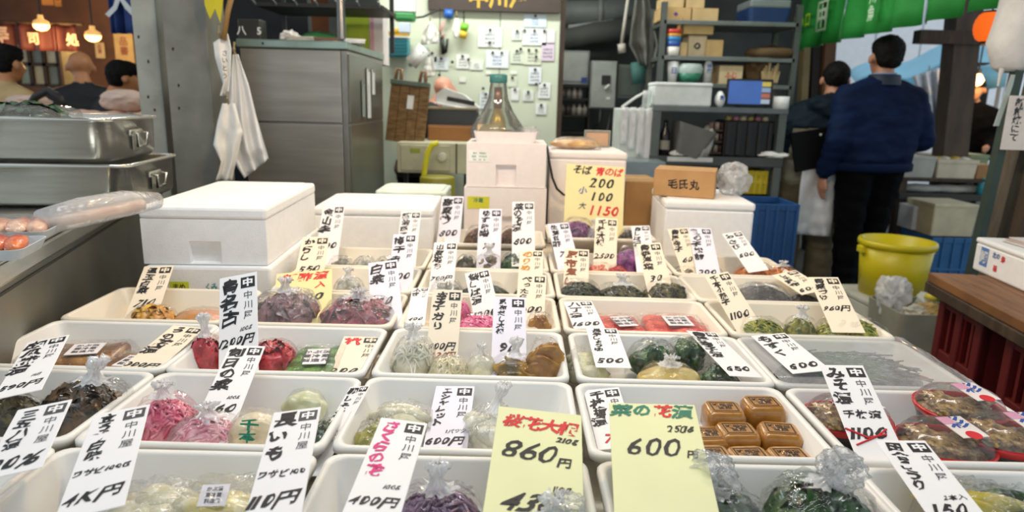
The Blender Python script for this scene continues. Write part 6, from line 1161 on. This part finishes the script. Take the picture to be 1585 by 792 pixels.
# ------------------------------------------------------------------ warm eatery on the far side
struct('wall_left', span(-8, -1.75, 9.0, 9.1, 0, 4), M('#56341C', .7, var=.3, scale=2), 'brown far wall of the warm lit eatery')
struct('ceiling_eatery', span(-8, -1.9, 4.6, 9, 2.75, 2.85), M('#3A2416', .7, var=.3, scale=2), 'dark wooden ceiling of the eatery')
BYW = M('#4E3018', .6, hex2='#38220F', scale=4, stretch=(1, 6, 6))
for i, (y, z) in enumerate(((5.6, 2.42), (6.4, 2.35))): struct('trim_%d' % (i + 1), span(-8, -1.95, y, y + .12, z, z + .16), BYW, ['nearer wooden beam over the eatery', 'farther wooden beam over the eatery'][i])
def noren(label, pts, Y, mat, text, tm, name='noren_curtain', n=4):
    x0, x1, z0, z1 = at_box(pts[0], pts[2], pts[1], pts[3], Y); o = thing(name, label, 'curtain', (x0, Y, z0)); w, h = x1 - x0, z1 - z0
    for i in range(n): obj('cloth_panel', solidify(sheet(NB(), 10, 5, lambda u, v: (w * (i + u * .985) / n, .03 * math.sin(u * 8 + i), h * v)), .004), mat, o, True)
    obj('pole', tube(NB(), [(-.05, 0, h + .015), (w + .05, 0, h + .015)], .015, 8), WOODD, o)
    for s, u, v, sz in text:
        bm = NB(); write_v(bm, s, u * w, v * h, sz * h, lambda a, b: (a, -.05, b), bold=.03); obj('lettering', bm, tm, o)
noren('maroon shop curtain with white characters across the eatery', (-40, 38, 122, 78), 6.2, M('#4A1E1E', .7, bump=.2), [('寿', .28, .95, .8), ('司', .60, .7, .5), ('処', .97, .7, .5)], M('#D9B9A0', .6), n=5)
noren('blue and white shop curtain beside the pale steel post', (168, -40, 207, 52), 5.0, M('#1E3A78', .7, bump=.2), [('入', .6, .8, .55)], WHITEP, n=2)
for i, (px, py, Y, lab) in enumerate(((65, 48, 6.05, 'glowing pendant lamp hanging first over the eatery'), (145, 65, 6.0, 'glowing pendant lamp hanging near the bald man'))):
    c = P(px, py, Y); o = thing('pendant_lamp', lab, 'lamp', c); obj('bulb', lathe(NB(), [(0, 0), (.035, .008), (.058, .03), (.06, .05), (.03, .075), (0, .08)], 24), M('#FFC070', .4, emit=7), o, True); obj('shade', lathe(NB(), [(.065, .05), (.055, .08), (.022, .10), (.02, .13)], 24), M('#E8B068', .5, emit=.8), o, True); obj('cord', tube(NB(), [(0, 0, .13), (0, 0, .8)], .007, 6), BLACKM, o); point('lamp_light', c + Vector((0, -.1, -.12)), 13, (1, .56, .22), .06)
point('eatery_kitchen_light', (-4.6, 7.6, 2.2), 95, (1, .72, .42), .1)
o, w, h = pt('kitchen_window', 'lit kitchen counter window behind the eatery curtain', 'window', (4, 66, 92, 132), 7.4)
obj('back_panel', b0((0, .3, h / 2), (w, .02, h)), M('#A89A72', .6), o)
for i in range(5): obj('mullion', b0((-w / 2 + w * i / 4, 0, h / 2), (.04, .04, h)), WOODD, o)
for zz in (0, .5, 1): obj('rail', b0((0, 0, h * zz), (w, .04, .035)), WOODD, o)
for i in range(4):
    for j in range(2): obj('pane', b0((-w / 2 + w * (i + .5) / 4, .01, h * (.25 + .5 * j)), (w / 4 - .05, .006, h * .44)), M(['#C9C4A2', '#8A9A86', '#B9B08A', '#6E7A6E'][(i + j) % 4], .3), o)
for i, (rc, Y, c, lab) in enumerate((((178, 52, 207, 100), 8.98, '#B99A62', 'big yellowed poster beside the pale steel post'), ((148, 66, 162, 90), 8.98, '#C2A878', 'small paper menu on the eatery wall'), ((64, -20, 82, 8), 6.38, '#C98A3A', 'lit wooden tag under the eatery ceiling'), ((84, -20, 94, 10), 6.38, '#C98A3A', 'narrow lit wooden tag under the eatery ceiling'))):
    o, w, h = pt('poster', lab, 'poster', rc, Y); obj('sheet', b0((0, 0, h / 2), (w, .01, h)), M(c, .6), o); bm = NB(); write_v(bm, '品書', 0, h * .9, h * .3, lambda u, v: (u, -.008, v)); obj('print', bm, INKBROWN, o)
# eatery table with papers
tz = .98; c = PZ(175, 168, tz); 
x0, x1, z0, z1 = at_box(30, 215, 150, 168, 3.62)
t = thing('eatery_table', 'pale cloth covered table before the eatery guests', 'table', ((x0 + x1) / 2, 3.62, 0)); w = x1 - x0; obj('table_top', span(-w / 2, w / 2, 0, .3, z1 - .12, z1 - .09), WOOD, t); obj('cloth', solidify(sheet(NB(), 24, 8, lambda u, v: (-w / 2 + w * u, -.02 + .34 * v, z1 - .085 + .03 * noise.noise(Vector((u * 9, v * 4, 2))))), .004), M('#D9B5A0', .7), t, True)
for s in (-.45, .45): obj('leg', span(s * w - .03, s * w + .03, .1, .16, 0, z1 - .12), WOOD, t)
for i, (px, lab) in enumerate(((42, 'heap of pale printed paper on the cloth covered table'), (190, 'big folded pinkish cloth bundle beside the pale steel post'))):
    crumple(lab, (XAT(px, 3.75, z1 - .07), 3.77, z1 - .07), (.22 if i else .2, .2, .11 if i else .07), M('#D9BCAA' if i else '#C9B0A0', .7), 'cloth_bundle', 21 + i, None, .16, 'bundle')
bm = NB(); tube(bm, [P(45, 166, 3.7), P(55, 150, 3.7), P(75, 140, 3.7), P(92, 150, 3.7), P(100, 166, 3.7)], .02, 10); tag(obj('chair_back', bm, M('#1A1614', .5), None, True), 'dark curved chair back before the bald man', 'chair')
